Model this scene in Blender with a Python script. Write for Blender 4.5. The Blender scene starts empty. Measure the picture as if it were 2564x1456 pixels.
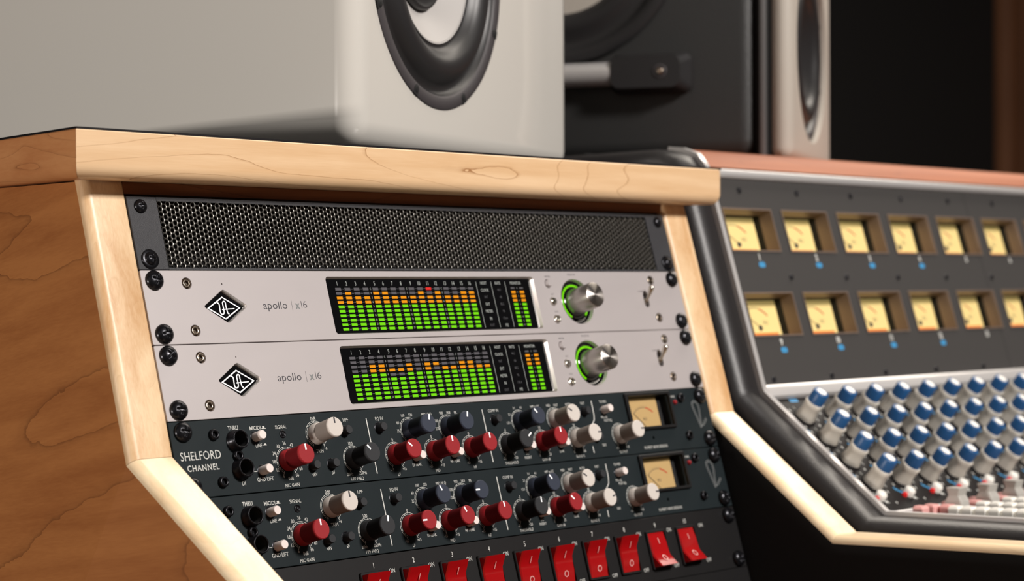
import bpy, bmesh, math, random
from math import sin, cos, pi, radians, atan2, hypot
from mathutils import Vector, Matrix
random.seed(4)
D = bpy.data
SC = bpy.context.scene
COL = SC.collection
MM = 0.001
Z0 = 950.0                      # world height (mm) of the top left corner of the upper silver unit
LEAN = radians(16.89)
SL, CL = sin(LEAN), cos(LEAN)
U = 44.45

# ------------------------------------------------------------------ camera
def W(x, y, z): return Vector((x * MM, y * MM, (z + Z0) * MM))
cam_d = D.cameras.new('camera'); cam = D.objects.new('camera', cam_d); COL.objects.link(cam)
cam_d.sensor_width = 36.0
cam_d.lens = 4946.55 / 2564 * 36
_r = Vector((0.6892, -0.7245, -0.0036)); _f = Vector((0.7245, 0.6892, -0.0036)); _f.normalize()
_u = _r.cross(_f).normalized(); _r = _f.cross(_u)
cam.matrix_world = Matrix((( _r.x, _u.x, -_f.x, -663.83 * MM), (_r.y, _u.y, -_f.y, -922.35 * MM),
                           (_r.z, _u.z, -_f.z, (-8.4 + Z0) * MM), (0, 0, 0, 1)))
cam_d.dof.use_dof = True
cam_d.dof.focus_distance = 1.175
cam_d.dof.aperture_fstop = 8.0
cam_d.clip_start = 0.02
SC.camera = cam

# ------------------------------------------------------------------ world, lights, exposure
SC.view_settings.view_transform = 'Standard'
SC.view_settings.look = 'None'
SC.view_settings.exposure = 0.0
SC.view_settings.gamma = 1.0
SC.view_settings.use_curve_mapping = False
wd = D.worlds.new('world'); SC.world = wd; wd.use_nodes = True
wd.node_tree.nodes['Background'].inputs[0].default_value = (0.60, 0.56, 0.52, 1)
wd.node_tree.nodes['Background'].inputs[1].default_value = 0.06

def area(name, pos, target, sx, sy, power, color):
    l = D.lights.new(name, 'AREA'); l.shape = 'RECTANGLE'; l.size = sx; l.size_y = sy
    l.energy = power; l.color = color
    o = D.objects.new(name, l); COL.objects.link(o)
    o.location = W(*pos)
    d = W(*target) - W(*pos)
    o.rotation_euler = d.to_track_quat('-Z', 'Y').to_euler()
    return o
area('key_lamp', (420, -1880, 1200), (250, 0, 0), 0.34, 0.34, 62, (1.0, 0.945, 0.895))
area('left_lamp', (-2200, -150, -158), (160, 100, 120), 0.08, 0.08, 24, (1.0, 0.93, 0.86))
area('ceiling_lamp', (1800, 170, 1400), (1800, 169, 0), 2.2, 0.5, 40, (1.0, 0.91, 0.80))
area('room_fill_lamp', (-1500, -1100, 900), (150, 0, 60), 1.2, 1.0, 2, (1.0, 0.92, 0.84))

# ------------------------------------------------------------------ materials
def lin(c):
    c = c / 255.0
    return c / 12.92 if c <= 0.04045 else ((c + 0.055) / 1.055) ** 2.4
def rgb(r, g, b): return (lin(r), lin(g), lin(b), 1)
def mat(name, color, rough=0.5, metal=0.0, spec=0.5, coat=0.0, bump=None, emit=None, var=None):
    m = D.materials.new(name); m.use_nodes = True
    nt = m.node_tree; b = nt.nodes['Principled BSDF']
    b.inputs['Base Color'].default_value = color
    b.inputs['Roughness'].default_value = rough
    b.inputs['Metallic'].default_value = metal
    b.inputs['Specular IOR Level'].default_value = spec
    if coat:
        b.inputs['Coat Weight'].default_value = coat; b.inputs['Coat Roughness'].default_value = 0.05
    tc = nt.nodes.new('ShaderNodeTexCoord')
    if bump:
        sc, st = bump
        n = nt.nodes.new('ShaderNodeTexNoise'); n.inputs['Scale'].default_value = sc; n.inputs['Detail'].default_value = 3
        bp = nt.nodes.new('ShaderNodeBump'); bp.inputs['Strength'].default_value = st; bp.inputs['Distance'].default_value = 0.0006
        nt.links.new(tc.outputs['Object'], n.inputs['Vector'])
        nt.links.new(n.outputs['Fac'], bp.inputs['Height']); nt.links.new(bp.outputs['Normal'], b.inputs['Normal'])
    if var:
        sc, amt = var
        n = nt.nodes.new('ShaderNodeTexNoise'); n.inputs['Scale'].default_value = sc; n.inputs['Detail'].default_value = 4
        mx = nt.nodes.new('ShaderNodeMix'); mx.data_type = 'RGBA'
        mx.inputs['A'].default_value = color
        mx.inputs['B'].default_value = tuple(min(1, c * (1 + amt)) for c in color[:3]) + (1,)
        nt.links.new(tc.outputs['Object'], n.inputs['Vector'])
        nt.links.new(n.outputs['Fac'], mx.inputs['Factor']); nt.links.new(mx.outputs['Result'], b.inputs['Base Color'])
    if emit:
        b.inputs['Emission Color'].default_value = emit[0]; b.inputs['Emission Strength'].default_value = emit[1]
    return m

def wood(name, base, dark, line, axis=0, stretch=9.0, fig=(2.0, 14.0), lines=2.2, lw=0.03, rough=0.42, seed=0.0, fine=0.5, coat=0.08, rot=0.0, lstr=0.55):
    """maple: fine pores along the grain, soft bands, and thin growth lines"""
    m = D.materials.new(name); m.use_nodes = True
    nt = m.node_tree; N = nt.nodes; L = nt.links; b = N['Principled BSDF']
    tc = N.new('ShaderNodeTexCoord')
    mp = N.new('ShaderNodeMapping'); mp.inputs['Location'].default_value = (seed, seed * 1.7, seed * .6)
    mp.inputs['Rotation'].default_value = (rot, 0, 0)
    L.new(tc.outputs['Object'], mp.inputs['Vector'])
    def noise(scale3, detail, dist=0.0):
        q = N.new('ShaderNodeMapping'); q.inputs['Scale'].default_value = scale3
        L.new(mp.outputs['Vector'], q.inputs['Vector'])
        n = N.new('ShaderNodeTexNoise'); n.inputs['Scale'].default_value = 1.0; n.inputs['Detail'].default_value = detail
        n.inputs['Distortion'].default_value = dist
        L.new(q.outputs['Vector'], n.inputs['Vector']); return n
    def ax(along, across):
        v = [across] * 3; v[axis] = along; return tuple(v)
    fineN = noise(ax(60, 900), 2)
    band = noise(ax(4, 60), 3, 0.3)
    figN = noise(ax(fig[0], fig[1]), 1.5, 0.4)
    mul = N.new('ShaderNodeMath'); mul.operation = 'MULTIPLY'; mul.inputs[1].default_value = lines * 4
    L.new(figN.outputs['Fac'], mul.inputs[0])
    wob = noise(ax(60, 160), 2)
    add = N.new('ShaderNodeMath'); add.operation = 'MULTIPLY_ADD'; add.inputs[1].default_value = 0.10
    L.new(wob.outputs['Fac'], add.inputs[0]); L.new(mul.outputs[0], add.inputs[2])
    fr = N.new('ShaderNodeMath'); fr.operation = 'FRACT'; L.new(add.outputs[0], fr.inputs[0])
    cr = N.new('ShaderNodeValToRGB')
    e = cr.color_ramp.elements
    e[0].position = 0.0; e[0].color = (1, 1, 1, 1)
    e[1].position = lw; e[1].color = (0.25, 0.25, 0.25, 1)
    k = cr.color_ramp.elements.new(lw * 4); k.color = (0, 0, 0, 1)
    L.new(fr.outputs[0], cr.inputs['Fac'])
    m1 = N.new('ShaderNodeMix'); m1.data_type = 'RGBA'; m1.inputs['A'].default_value = base; m1.inputs['B'].default_value = dark
    mr = N.new('ShaderNodeMapRange'); mr.inputs['From Min'].default_value = 0.35; mr.inputs['From Max'].default_value = 0.7
    L.new(band.outputs['Fac'], mr.inputs['Value'])
    mm = N.new('ShaderNodeMath'); mm.operation = 'MULTIPLY_ADD'; mm.inputs[1].default_value = fine
    sub = N.new('ShaderNodeMath'); sub.operation = 'SUBTRACT'; sub.inputs[1].default_value = 0.5
    L.new(fineN.outputs['Fac'], sub.inputs[0]); L.new(sub.outputs[0], mm.inputs[0]); L.new(mr.outputs['Result'], mm.inputs[2])
    mm.use_clamp = True
    L.new(mm.outputs[0], m1.inputs['Factor'])
    m2 = N.new('ShaderNodeMix'); m2.data_type = 'RGBA'; m2.inputs['B'].default_value = line
    ls = N.new('ShaderNodeMath'); ls.operation = 'MULTIPLY'; ls.inputs[1].default_value = lstr
    L.new(cr.outputs['Color'], ls.inputs[0]); L.new(ls.outputs[0], m2.inputs['Factor'])
    L.new(m1.outputs['Result'], m2.inputs['A']); L.new(m2.outputs['Result'], b.inputs['Base Color'])
    bp = N.new('ShaderNodeBump'); bp.inputs['Strength'].default_value = 0.12; bp.inputs['Distance'].default_value = 0.0004
    L.new(fineN.outputs['Fac'], bp.inputs['Height']); L.new(bp.outputs['Normal'], b.inputs['Normal'])
    b.inputs['Roughness'].default_value = rough
    b.inputs['Coat Weight'].default_value = coat; b.inputs['Coat Roughness'].default_value = 0.25
    return m

M = {}
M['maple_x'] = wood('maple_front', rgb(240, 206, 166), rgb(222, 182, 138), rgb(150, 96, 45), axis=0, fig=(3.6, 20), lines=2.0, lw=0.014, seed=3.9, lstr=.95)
M['maple_y'] = wood('maple_left_shaded', rgb(214, 150, 98), rgb(190, 122, 74), rgb(110, 60, 30), axis=1, fig=(3, 26), lines=1.8, lw=0.03, seed=1.3, lstr=.5)  # same maple as the front edge; its dimmer, warmer light put in the colour
M['maple_z'] = wood('maple_trim_upper', rgb(236, 205, 165), rgb(205, 160, 112), rgb(180, 130, 80), axis=2, fig=(3, 50), lines=1.2, lw=0.05, seed=2.0, fine=0.7, lstr=.2)
M['maple_d'] = wood('maple_trim_lower_lit', rgb(252, 230, 194), rgb(238, 206, 164), rgb(200, 150, 100), axis=1, fig=(3, 30), lines=1.0, lw=0.04, seed=5.0, lstr=.15, rough=.34, coat=.15)  # paler than the upper trim: overhead glare put into the base colour
M['veneer'] = wood('side_veneer', rgb(182, 118, 66), rgb(160, 98, 52), rgb(84, 44, 20), axis=1, fig=(1.8, 7.5), lines=1.5, lw=0.028, seed=7.7, rough=.45, fine=.8, rot=0.16, lstr=.5, coat=.05)  # browner finish, with the side's weaker, warm light also worked into the colour
M['rail'] = wood('rail_wood', rgb(150, 88, 45), rgb(120, 66, 32), rgb(60, 30, 14), axis=0, seed=4.2, rough=.5)
M['cherry'] = wood('cherry_cap', rgb(160, 92, 54), rgb(142, 78, 46), rgb(96, 50, 30), axis=0, fig=(2, 20), seed=9.0, rough=.6, lstr=.3, coat=0)
M['brownwall'] = wood('walnut_wall', rgb(120, 78, 50), rgb(98, 62, 40), rgb(60, 34, 20), axis=2, seed=6.0, rough=.6, coat=0)
M['laminate'] = mat('black_laminate', rgb(26, 24, 26), .35, bump=(900, .1))
M['silver'] = mat('bead_blasted_silver', rgb(176, 169, 169), .5, .2, bump=(5000, .04), var=(40, .04))
M['silver_edge'] = mat('machined_silver', rgb(214, 208, 204), .3, .6)
M['black_gloss'] = mat('black_glass', rgb(9, 9, 11), .08, coat=.5)
M['black'] = mat('black_paint', rgb(20, 19, 20), .5, spec=.3, bump=(4000, .1))
M['black_matte'] = mat('black_matte', rgb(13, 13, 14), .8)
M['black_metal'] = mat('black_oxide', rgb(34, 34, 38), .26, .7)
M['grille'] = mat('grille_paint', rgb(88, 86, 82), .28, .7)
M['ear'] = mat('textured_black_paint', rgb(46, 46, 50), .5, bump=(2200, .5))
M['green_black'] = mat('dark_green_black_paint', rgb(24, 32, 35), .6, spec=.18, bump=(4500, .06), var=(30, .1))
M['print_white'] = mat('white_print', rgb(205, 205, 200), .6)
M['print_dim'] = mat('dim_print', rgb(70, 70, 74), .6)
M['print_dark'] = mat('dark_print', rgb(52, 50, 56), .6)
M['print_grey'] = mat('grey_print', rgb(120, 122, 122), .6)
M['logo_white'] = mat('white_enamel', rgb(245, 245, 245), .5, emit=((1, 1, 1, 1), .25))  # small emission lifts the white; emblem and pointers are no lamps
M['chrome'] = mat('chrome', rgb(215, 210, 200), .14, 1.0)
M['steel'] = mat('steel', rgb(165, 150, 135), .25, 1.0)
M['knob_metal'] = mat('satin_aluminium', rgb(178, 172, 168), .3, .9)
kc = D.materials.new('turned_aluminium'); kc.use_nodes = True
_b = kc.node_tree.nodes['Principled BSDF']; _b.inputs['Base Color'].default_value = rgb(205, 198, 192); _b.inputs['Metallic'].default_value = 1
_b.inputs['Roughness'].default_value = .34; _b.inputs['Anisotropic'].default_value = .85; _b.inputs['Anisotropic Rotation'].default_value = .25
_t = kc.node_tree.nodes.new('ShaderNodeTangent'); _t.direction_type = 'RADIAL'; _t.axis = 'Z'
kc.node_tree.links.new(_t.outputs[0], _b.inputs['Tangent']); M['turned'] = kc
M['red_knob'] = mat('red_knob', rgb(146, 32, 38), .55, spec=.25, bump=(5000, .06))
M['blue_knob'] = mat('slate_blue_knob', rgb(48, 54, 68), .55, spec=.3, bump=(5000, .06))
M['char_knob'] = mat('charcoal_knob', rgb(42, 43, 46), .55, spec=.3, bump=(5000, .06))
M['white_knob'] = mat('pale_knob', rgb(205, 197, 190), .55, spec=.3, bump=(5000, .06))
for _k, _c in (('red', (104, 16, 22)), ('blue', (28, 32, 42)), ('char', (22, 23, 25)), ('white', (150, 141, 134))):  # darker sleeve colours put shade on the ribbed knob sides
    M[_k + '_grip'] = mat(_k + '_grip', rgb(*_c), .7, spec=.15, bump=(3500, .3))
M['button_white'] = mat('white_button', rgb(232, 220, 215), .35)
def glow(name, c, s): return mat(name, (0.003, 0.003, 0.003, 1), .5, spec=.1, emit=(c, s))
M['led_green'] = glow('led_green', rgb(122, 226, 0), 1.0)
M['led_orange'] = glow('led_orange', rgb(252, 156, 8), .95)
M['led_red'] = glow('led_red', rgb(240, 45, 40), 1.0)
M['red_lens'] = mat('red_lens', rgb(190, 30, 30), .3, emit=(rgb(220, 30, 30), .25))
M['led_off'] = mat('led_unlit', rgb(72, 70, 76), .6)
M['lamp_text'] = glow('lit_text', rgb(225, 225, 215), .7)
M['vu_face'] = mat('dial_cream', rgb(225, 200, 135), .6, emit=(rgb(246, 218, 138), .27))
M['vu_face_dim'] = mat('dial_cream_dim', rgb(188, 156, 104), .6, emit=(rgb(214, 180, 110), .05))
M['vu_lamp'] = glow('dial_lamp', rgb(255, 140, 60), 1.1)
M['vu_red'] = mat('dial_red', rgb(190, 70, 40), .6)
M['switch_red'] = mat('red_rocker', rgb(168, 16, 20), .2, spec=.5, emit=(rgb(190, 10, 14), .03))
M['switch_red'].node_tree.nodes['Principled BSDF'].inputs['Transmission Weight'].default_value = 0.15
M['speaker_white'] = mat('gloss_white_lacquer', rgb(205, 201, 194), .16, coat=.8)
M['cone_white'] = mat('white_cone', rgb(176, 172, 169), .5, bump=(1400, .15))
M['rubber'] = mat('black_rubber', rgb(38, 37, 38), .42)
M['ring_plastic'] = mat('dark_grey_ring', rgb(62, 58, 60), .55)
M['tex_black'] = mat('pebbled_black', rgb(44, 44, 44), .4, spec=.6, bump=(700, .7))
M['baffle'] = mat('grey_baffle', rgb(182, 174, 164), .45)
M['alu'] = mat('brushed_aluminium', rgb(212, 209, 208), .34, .5)
M['alu_dark'] = mat('dull_aluminium', rgb(120, 118, 118), .5, .6)
M['liner'] = mat('nickel_liner', rgb(132, 115, 104), .5, .5)
M['leather'] = mat('black_leather', rgb(36, 34, 35), .4, bump=(700, .35))
M['console_face'] = mat('charcoal_panel', rgb(66, 64, 63), .5, spec=.22, bump=(4000, .05))
M['deck_black'] = mat('console_black', rgb(24, 21, 21), .55, spec=.2)
M['api_grey'] = mat('stone_grey_knob', rgb(196, 190, 180), .45)
M['api_blue'] = mat('blue_knob_cap', rgb(26, 78, 128), .38)
M['fader_grey'] = mat('fader_grey', rgb(176, 172, 166), .45)
M['key_white'] = mat('white_key', rgb(232, 228, 220), .35, emit=(rgb(240, 236, 226), .10))  # slight emission added to brighten the white plastic
M['key_pink'] = mat('pink_key', rgb(232, 170, 165), .35)
M['ink_blue'] = mat('blue_print', rgb(60, 140, 190), .5)
M['fabric'] = mat('black_fabric', rgb(19, 18, 17), .95, bump=(500, .5))
M['fabric2'] = mat('black_brown_fabric', rgb(22, 20, 17), .95, bump=(500, .5))
M['floor'] = wood('floor_wood', rgb(80, 54, 36), rgb(62, 40, 26), rgb(30, 18, 12), axis=0, seed=11, rough=.5)

# ------------------------------------------------------------------ mesh helpers (all in mm)
class MB:
    def __init__(s): s.v = []; s.f = []; s.sm = []
    def add(s, vs, fs, smooth=False, mtx=None):
        o = len(s.v)
        s.v += [tuple(mtx @ Vector(p)) for p in vs] if mtx else [tuple(p) for p in vs]
        s.f += [tuple(i + o for i in f) for f in fs]; s.sm += [smooth] * len(fs)
        return s
    def box(s, x0, x1, y0, y1, z0, z1, mtx=None):
        vs = [(x, y, z) for z in (z0, z1) for y in (y0, y1) for x in (x0, x1)]
        return s.add(vs, [(0, 2, 3, 1), (4, 5, 7, 6), (0, 1, 5, 4), (2, 6, 7, 3), (0, 4, 6, 2), (1, 3, 7, 5)], False, mtx)
    def quad(s, x0, x1, y0, y1, z, mtx=None):
        return s.add([(x0, y0, z), (x1, y0, z), (x1, y1, z), (x0, y1, z)], [(0, 1, 2, 3)], False, mtx)
    def loft(s, loops, cap0=False, cap1=False, closed=True, smooth=False, mtx=None):
        n = len(loops[0]); vs = [p for l in loops for p in l]; fs = []
        for a in range(len(loops) - 1):
            for i in range(n if closed else n - 1):
                j = (i + 1) % n
                fs.append((a * n + i, a * n + j, (a + 1) * n + j, (a + 1) * n + i))
        s.add(vs, fs, smooth, mtx)
        if cap0: s.add(loops[0], [tuple(reversed(range(n)))], False, mtx)
        if cap1: s.add(loops[-1], [tuple(range(n))], False, mtx)
        return s
    def lathe(s, prof, cx=0, cy=0, z0=0, n=32, cap=True, smooth=True, mtx=None):
        loops = [[(cx + r * cos(2 * pi * i / n), cy + r * sin(2 * pi * i / n), z0 + z) for i in range(n)] for r, z in prof]
        s.loft(loops, False, False, True, smooth, mtx)
        if cap: s.add(loops[-1], [tuple(range(n))], False, mtx)
        return s
    def ring(s, r0, r1, z, cx=0, cy=0, a0=0, a1=360, n=48):
        """flat arc band, angles clockwise from up"""
        full = abs(a1 - a0) >= 360
        k = n + 1
        P = []
        for i in range(k):
            a = radians(a0 + (a1 - a0) * i / n)
            P += [(cx + r0 * sin(a), cy + r0 * cos(a), z), (cx + r1 * sin(a), cy + r1 * cos(a), z)]
        return s.add(P, [(2 * i, 2 * i + 2, 2 * i + 3, 2 * i + 1) for i in range(n)])
    def stroke(s, pts, w, z, closed=False):
        n = len(pts); L_, R_ = [], []
        for i in range(n):
            a = pts[i - 1] if (i > 0 or closed) else pts[i]; b = pts[(i + 1) % n] if (i < n - 1 or closed) else pts[i]
            p = pts[i]
            d1 = Vector((p[0] - a[0], p[1] - a[1])); d2 = Vector((b[0] - p[0], b[1] - p[1]))
            if d1.length < 1e-6: d1 = d2
            if d2.length < 1e-6: d2 = d1
            d1.normalize(); d2.normalize()
            t = (d1 + d2)
            if t.length < 1e-6: t = d1
            t.normalize(); nn = Vector((-t.y, t.x)); k = w / 2 / max(.4, nn.dot(Vector((-d1.y, d1.x))))
            L_.append((p[0] + nn.x * k, p[1] + nn.y * k, z)); R_.append((p[0] - nn.x * k, p[1] - nn.y * k, z))
        m = n if closed else n - 1
        return s.add(L_ + R_, [(i, (i + 1) % n, n + (i + 1) % n, n + i)[::-1] for i in range(m)])
    def build(s, name, m, parent=None, loc=None, rot=None, kind=None):
        me = D.meshes.new(name)
        me.from_pydata([(x * MM, y * MM, z * MM) for x, y, z in s.v], [], s.f)
        me.polygons.foreach_set('use_smooth', s.sm)
        me.materials.append(m if not isinstance(m, str) else M[m])
        me.update()
        return link(name, me, parent, loc, rot, kind)
def link(name, me, parent=None, loc=None, rot=None, kind=None):
    o = D.objects.new(name, me); COL.objects.link(o)
    if parent: o.parent = parent
    if loc: o.location = Vector(loc) * MM
    if rot: o.rotation_euler = rot
    if kind: o['kind'] = kind
    if name == 'lettering': o['kind'] = 'stuff'
    return o
def shade_auto(o, ang=35):
    me = o.data; bm = bmesh.new(); bm.from_mesh(me)
    bmesh.ops.recalc_face_normals(bm, faces=bm.faces)
    for e in bm.edges:
        e.smooth = not (len(e.link_faces) == 2 and e.calc_face_angle(0) > radians(ang))
    for f in bm.faces: f.smooth = True
    bm.to_mesh(me); bm.free(); me.update()
def weld(o, d=0.002):
    bm = bmesh.new(); bm.from_mesh(o.data); bmesh.ops.remove_doubles(bm, verts=bm.verts, dist=d * MM)
    bmesh.ops.recalc_face_normals(bm, faces=bm.faces); bm.to_mesh(o.data); bm.free()
def bevel(o, w, seg=3, sel=None):
    bm = bmesh.new(); bm.from_mesh(o.data); bmesh.ops.remove_doubles(bm, verts=bm.verts, dist=1e-6)
    bmesh.ops.recalc_face_normals(bm, faces=bm.faces)
    ed = [e for e in bm.edges if (sel is None and len(e.link_faces) == 2 and e.calc_face_angle(0) > .5) or (sel and sel(e))]
    bmesh.ops.bevel(bm, geom=ed, offset=w * MM, segments=seg, profile=.5, affect='EDGES', clamp_overlap=True)
    bm.to_mesh(o.data); bm.free(); shade_auto(o)
def rr(cx, cy, w, h, r, n=6):
    P = []
    for sx, sy, a0 in ((1, 1, 0), (-1, 1, 90), (-1, -1, 180), (1, -1, 270)):
        for i in range(n + 1):
            a = radians(a0 + 90 * i / n)
            P.append((cx + sx * (w / 2 - r) + r * cos(a), cy + sy * (h / 2 - r) + r * sin(a)))
    return P
def circ(cx, cy, r, n=40): return [(cx + r * cos(2 * pi * i / n), cy + r * sin(2 * pi * i / n)) for i in range(n)]
def z3(loop, z): return [(x, y, z) for x, y in loop]
def plate(name, outer, holes, t, m, parent, front=0.0, bev=0.25):
    """flat plate with openings, front face at z=front"""
    cu = D.curves.new(name, 'CURVE'); cu.dimensions = '2D'; cu.fill_mode = 'BOTH'
    for lp in [outer] + holes:
        sp = cu.splines.new('POLY'); sp.points.add(len(lp) - 1); sp.use_cyclic_u = True
        for i, (x, y) in enumerate(lp): sp.points[i].co = (x * MM, y * MM, 0, 1)
    cu.extrude = (t / 2 - bev) * MM; cu.bevel_depth = bev * MM; cu.bevel_resolution = 1; cu.offset = -bev * MM
    tmp = D.objects.new(name, cu); COL.objects.link(tmp)
    bpy.context.view_layer.update()
    me = D.meshes.new_from_object(tmp.evaluated_get(bpy.context.evaluated_depsgraph_get()))
    D.objects.remove(tmp); D.curves.remove(cu)
    me.transform(Matrix.Translation((0, 0, (front - t / 2) * MM)))
    me.name = name; me.materials.clear(); me.materials.append(M[m])
    return link(name, me, parent)
_txt = {}
def text(mb, s, x, y, h, z=.06, align='C', sx=1.0, weight=0.0, rot=0.0, shear=0.0, space=1.0, wd=None):
    key = (s, weight, shear, space)
    if key not in _txt:
        cu = D.curves.new('t', 'FONT'); cu.body = s; cu.size = 1; cu.resolution_u = 2; cu.offset = weight; cu.shear = shear; cu.space_character = space
        o = D.objects.new('t', cu); COL.objects.link(o)
        me = o.to_mesh()
        _txt[key] = ([tuple(v.co) for v in me.vertices], [tuple(p.vertices) for p in me.polygons])
        o.to_mesh_clear(); D.objects.remove(o); D.curves.remove(cu)
    vs, fs = _txt[key]
    if not vs: return
    k = h / 0.70
    x0 = min(v[0] for v in vs); x1 = max(v[0] for v in vs)
    if wd: sx = wd / ((x1 - x0) * k)
    ofs = {'C': -(x0 + x1) / 2, 'L': -x0, 'R': -x1}[align]
    ca, sa = cos(rot), sin(rot)
    out = []
    for a, b, _ in vs:
        px, py = (a + ofs) * k * sx, (b - .35) * k
        out.append((x + px * ca - py * sa, y + px * sa + py * ca, z))
    mb.add(out, fs)
def empty(name, loc, label, cat, rot=(0, 0, 0), group=None):
    o = D.objects.new(name, None); COL.objects.link(o); o.location = W(*loc); o.rotation_euler = rot
    o.empty_display_size = .02
    o['label'] = label; o['category'] = cat
    if group: o['group'] = group
    return o
RROT = (pi / 2 - LEAN, 0, 0)
def rack(name, v, label, cat, group=None):
    # local frame: x right, y up along the faceplate, z out of it; origin = top left corner
    return empty(name, (0, -v * SL, -v * CL), label, cat, RROT, group)

# ------------------------------------------------------------------ room
def struct(name, mb, m):
    o = mb.build(name, m); o.location = (0, 0, Z0 * MM); o['kind'] = 'structure'; return o
struct('floor', MB().box(-2600, 4800, -2600, 2100, -Z0 - 40, -Z0), 'floor')
wb = struct('wall_back', MB().box(-2600, 4800, 2000, 2100, -Z0, 1650), 'black_matte')
struct('wall_right', MB().box(4800, 4900, -2600, 2100, -Z0, 1650), 'brownwall')
def on_wall(name, x0, x1, m, y=1940):
    o = MB().box(x0, x1, y, 2000, -Z0 + 60, 1600).build(name, m, wb)
    bevel(o, 8, 2); return o
for i in range(8):
    on_wall('acoustic_panel', -1500 + i * 620, -1500 + i * 620 + 612, 'fabric' if i % 2 else 'fabric2')
for i in range(4):
    on_wall('wood_plank', 4428 + i * 92, 4428 + i * 92 + 89, 'brownwall', 1950)

# ------------------------------------------------------------------ desk
desk = empty('studio_desk', (240, 250, -Z0), 'maple studio desk with angled side panels holding the rack equipment', 'desk')
dz = (-240, -250, Z0)
def dpart(mb, name, m, kind=None): return mb.build(name, m, desk, dz, None, kind)
SPL = math.tan(radians(9.5))
TX0, TX1, TY0, TY1 = -47.0, 529.0, -8.0, 560.0
zt, zb = 77.0, 50.5
def band_profile(th=22, r=8.0):
    # (depth inward, z)
    P = [(0.6, zt), (0, zt - .6)]
    for i in range(9):
        a = radians(90 * i / 8); P.append((r - r * cos(a), zb + r - r * sin(a)))
    P += [(th, zb), (th, zt)]
    return P
pf = band_profile()
def shift(d): return d * (1 - sin(radians(9.5))) / cos(radians(9.5))
# front edge band (mitred at the left corner)
loopL = [(TX0 + shift(d), TY0 + d, z) for d, z in pf]
loopR = [(TX1, TY0 + d, z) for d, z in pf]
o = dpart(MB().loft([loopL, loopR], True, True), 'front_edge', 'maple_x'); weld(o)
bevel(o, 5, 4, lambda e: all(v.co.x > (TX1 - .5) * MM for v in e.verts) and not all(v.co.y > (TY0 + 21) * MM for v in e.verts) and not all(v.co.z > (zt - .3) * MM for v in e.verts))
ca, sa_ = cos(radians(9.5)), sin(radians(9.5))
def leftpt(d, t): # d inward normal distance, t along edge
    return (TX0 + sa_ * t + ca * d, TY0 + ca * t - sa_ * d)
def mit(d):
    x = TX0 + shift(d); y = TY0 + d; return (x, y)
lA = [(mit(d)[0] - .08, mit(d)[1] + .08, z) for d, z in pf]
lB = [leftpt(d, 575) + (z,) for d, z in pf]
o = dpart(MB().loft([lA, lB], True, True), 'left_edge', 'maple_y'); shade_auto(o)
x1 = leftpt(22, 575)
core = [(mit(22)[0], TY0 + 22.0), (TX1, TY0 + 22), (TX1, x1[1]), x1]
o = dpart(MB().loft([z3(core, zb + .2), z3(core, zt)], True, True), 'tabletop', 'rail'); shade_auto(o)
lam = [(TX0 + .6, TY0 + .6), (TX1 - 1, TY0 + .6), (TX1 - 1, TY1), (TX0 + SPL * (TY1 - TY0) + .6, TY1)]
o = dpart(MB().loft([z3(lam, zt + .02), z3(lam, zt + 1.3)], True, True), 'laminate_sheet', 'laminate'); shade_auto(o)

# edge trims of the side panels, following the profile in YZ
PT = [(SL * 53.5, CL * 53.5), (-SL * 108.5, -CL * 108.5), (-139.0, -184.2), (-470.0, -171.5)]
def nrm(a, b):
    d = Vector((b[0] - a[0], b[1] - a[1])).normalized(); return Vector((-d.y, d.x)) if False else Vector((-d[1] * -1, d[0] * -1)) if False else Vector((-d.y, d.x))
def inward(a, b):
    d = Vector((b[0] - a[0], b[1] - a[1])).normalized()
    n = Vector((d.y, -d.x))
    if n.x < 0 and abs(n.x) > abs(n.y): n = -n
    if abs(n.x) <= abs(n.y) and n.y > 0: n = -n
    return n
segs = [inward(PT[i], PT[i + 1]) for i in range(3)]
# keep all inward normals pointing to the inside of the panel (backwards / down)
segs = [n if (n.x > 0 or n.y < 0) and not (n.x < -.2) else -n for n in segs]
def mitre(i):
    if i == 0: return Vector((segs[0].x, 0)) / segs[0].x ** 2 if False else Vector((1 / segs[0].x, 0))
    if i == 3: return Vector((0, 1 / segs[2].y))
    m = (segs[i - 1] + segs[i]).normalized(); return m / m.dot(segs[i])
def xs_profile(w, dep, r, r2=5.0):
    """cross section of trim: list of (x, depth); rounded at both outer edges"""
    P = []
    for i in range(7):
        a = radians(90 * i / 6); P.append((r - r * sin(a + 0) if False else r * (1 - sin(a)), r * (1 - cos(a))))
    P = [(0, dep)] + [(r * (1 - cos(radians(90 * i / 6))), r * (1 - sin(radians(90 * i / 6)))) for i in range(7)]
    P += [(w - r2 * (1 - cos(radians(90 - 90 * i / 6))), r2 * (1 - sin(radians(90 - 90 * i / 6)))) for i in range(7)]
    P += [(w, dep)]
    return P
def toe(y, k): return k * max(0, PT[1][0] - y)
def trim(x0, w, mats, r=5.8, r2=2.0, kx=0.0):
    prof = xs_profile(w, 6.0, r, r2)
    for k in range(3):
        loops = []
        for i in (k, k + 1):
            m = mitre(i); d = Vector((PT[k + 1][0] - PT[k][0], PT[k + 1][1] - PT[k][1])).normalized()
            g = .12 if 0 < i < 3 else 0
            g = g if i == k else -g
            loops.append([(x0 + x + (toe(PT[i][0], kx) if i < 3 else 0), PT[i][0] + m.x * q + d.x * g, PT[i][1] + m.y * q + d.y * g) for x, q in prof])
        o = dpart(MB().loft(loops, True, True), 'edge_trim', mats[k]); shade_auto(o, 50)
trim(-28, 28, ('maple_z', 'maple_d', 'maple_d'), kx=.13)
trim(484, 29.5, ('maple_z', 'maple_d', 'maple_d'), 5.0, 4.0)
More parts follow.
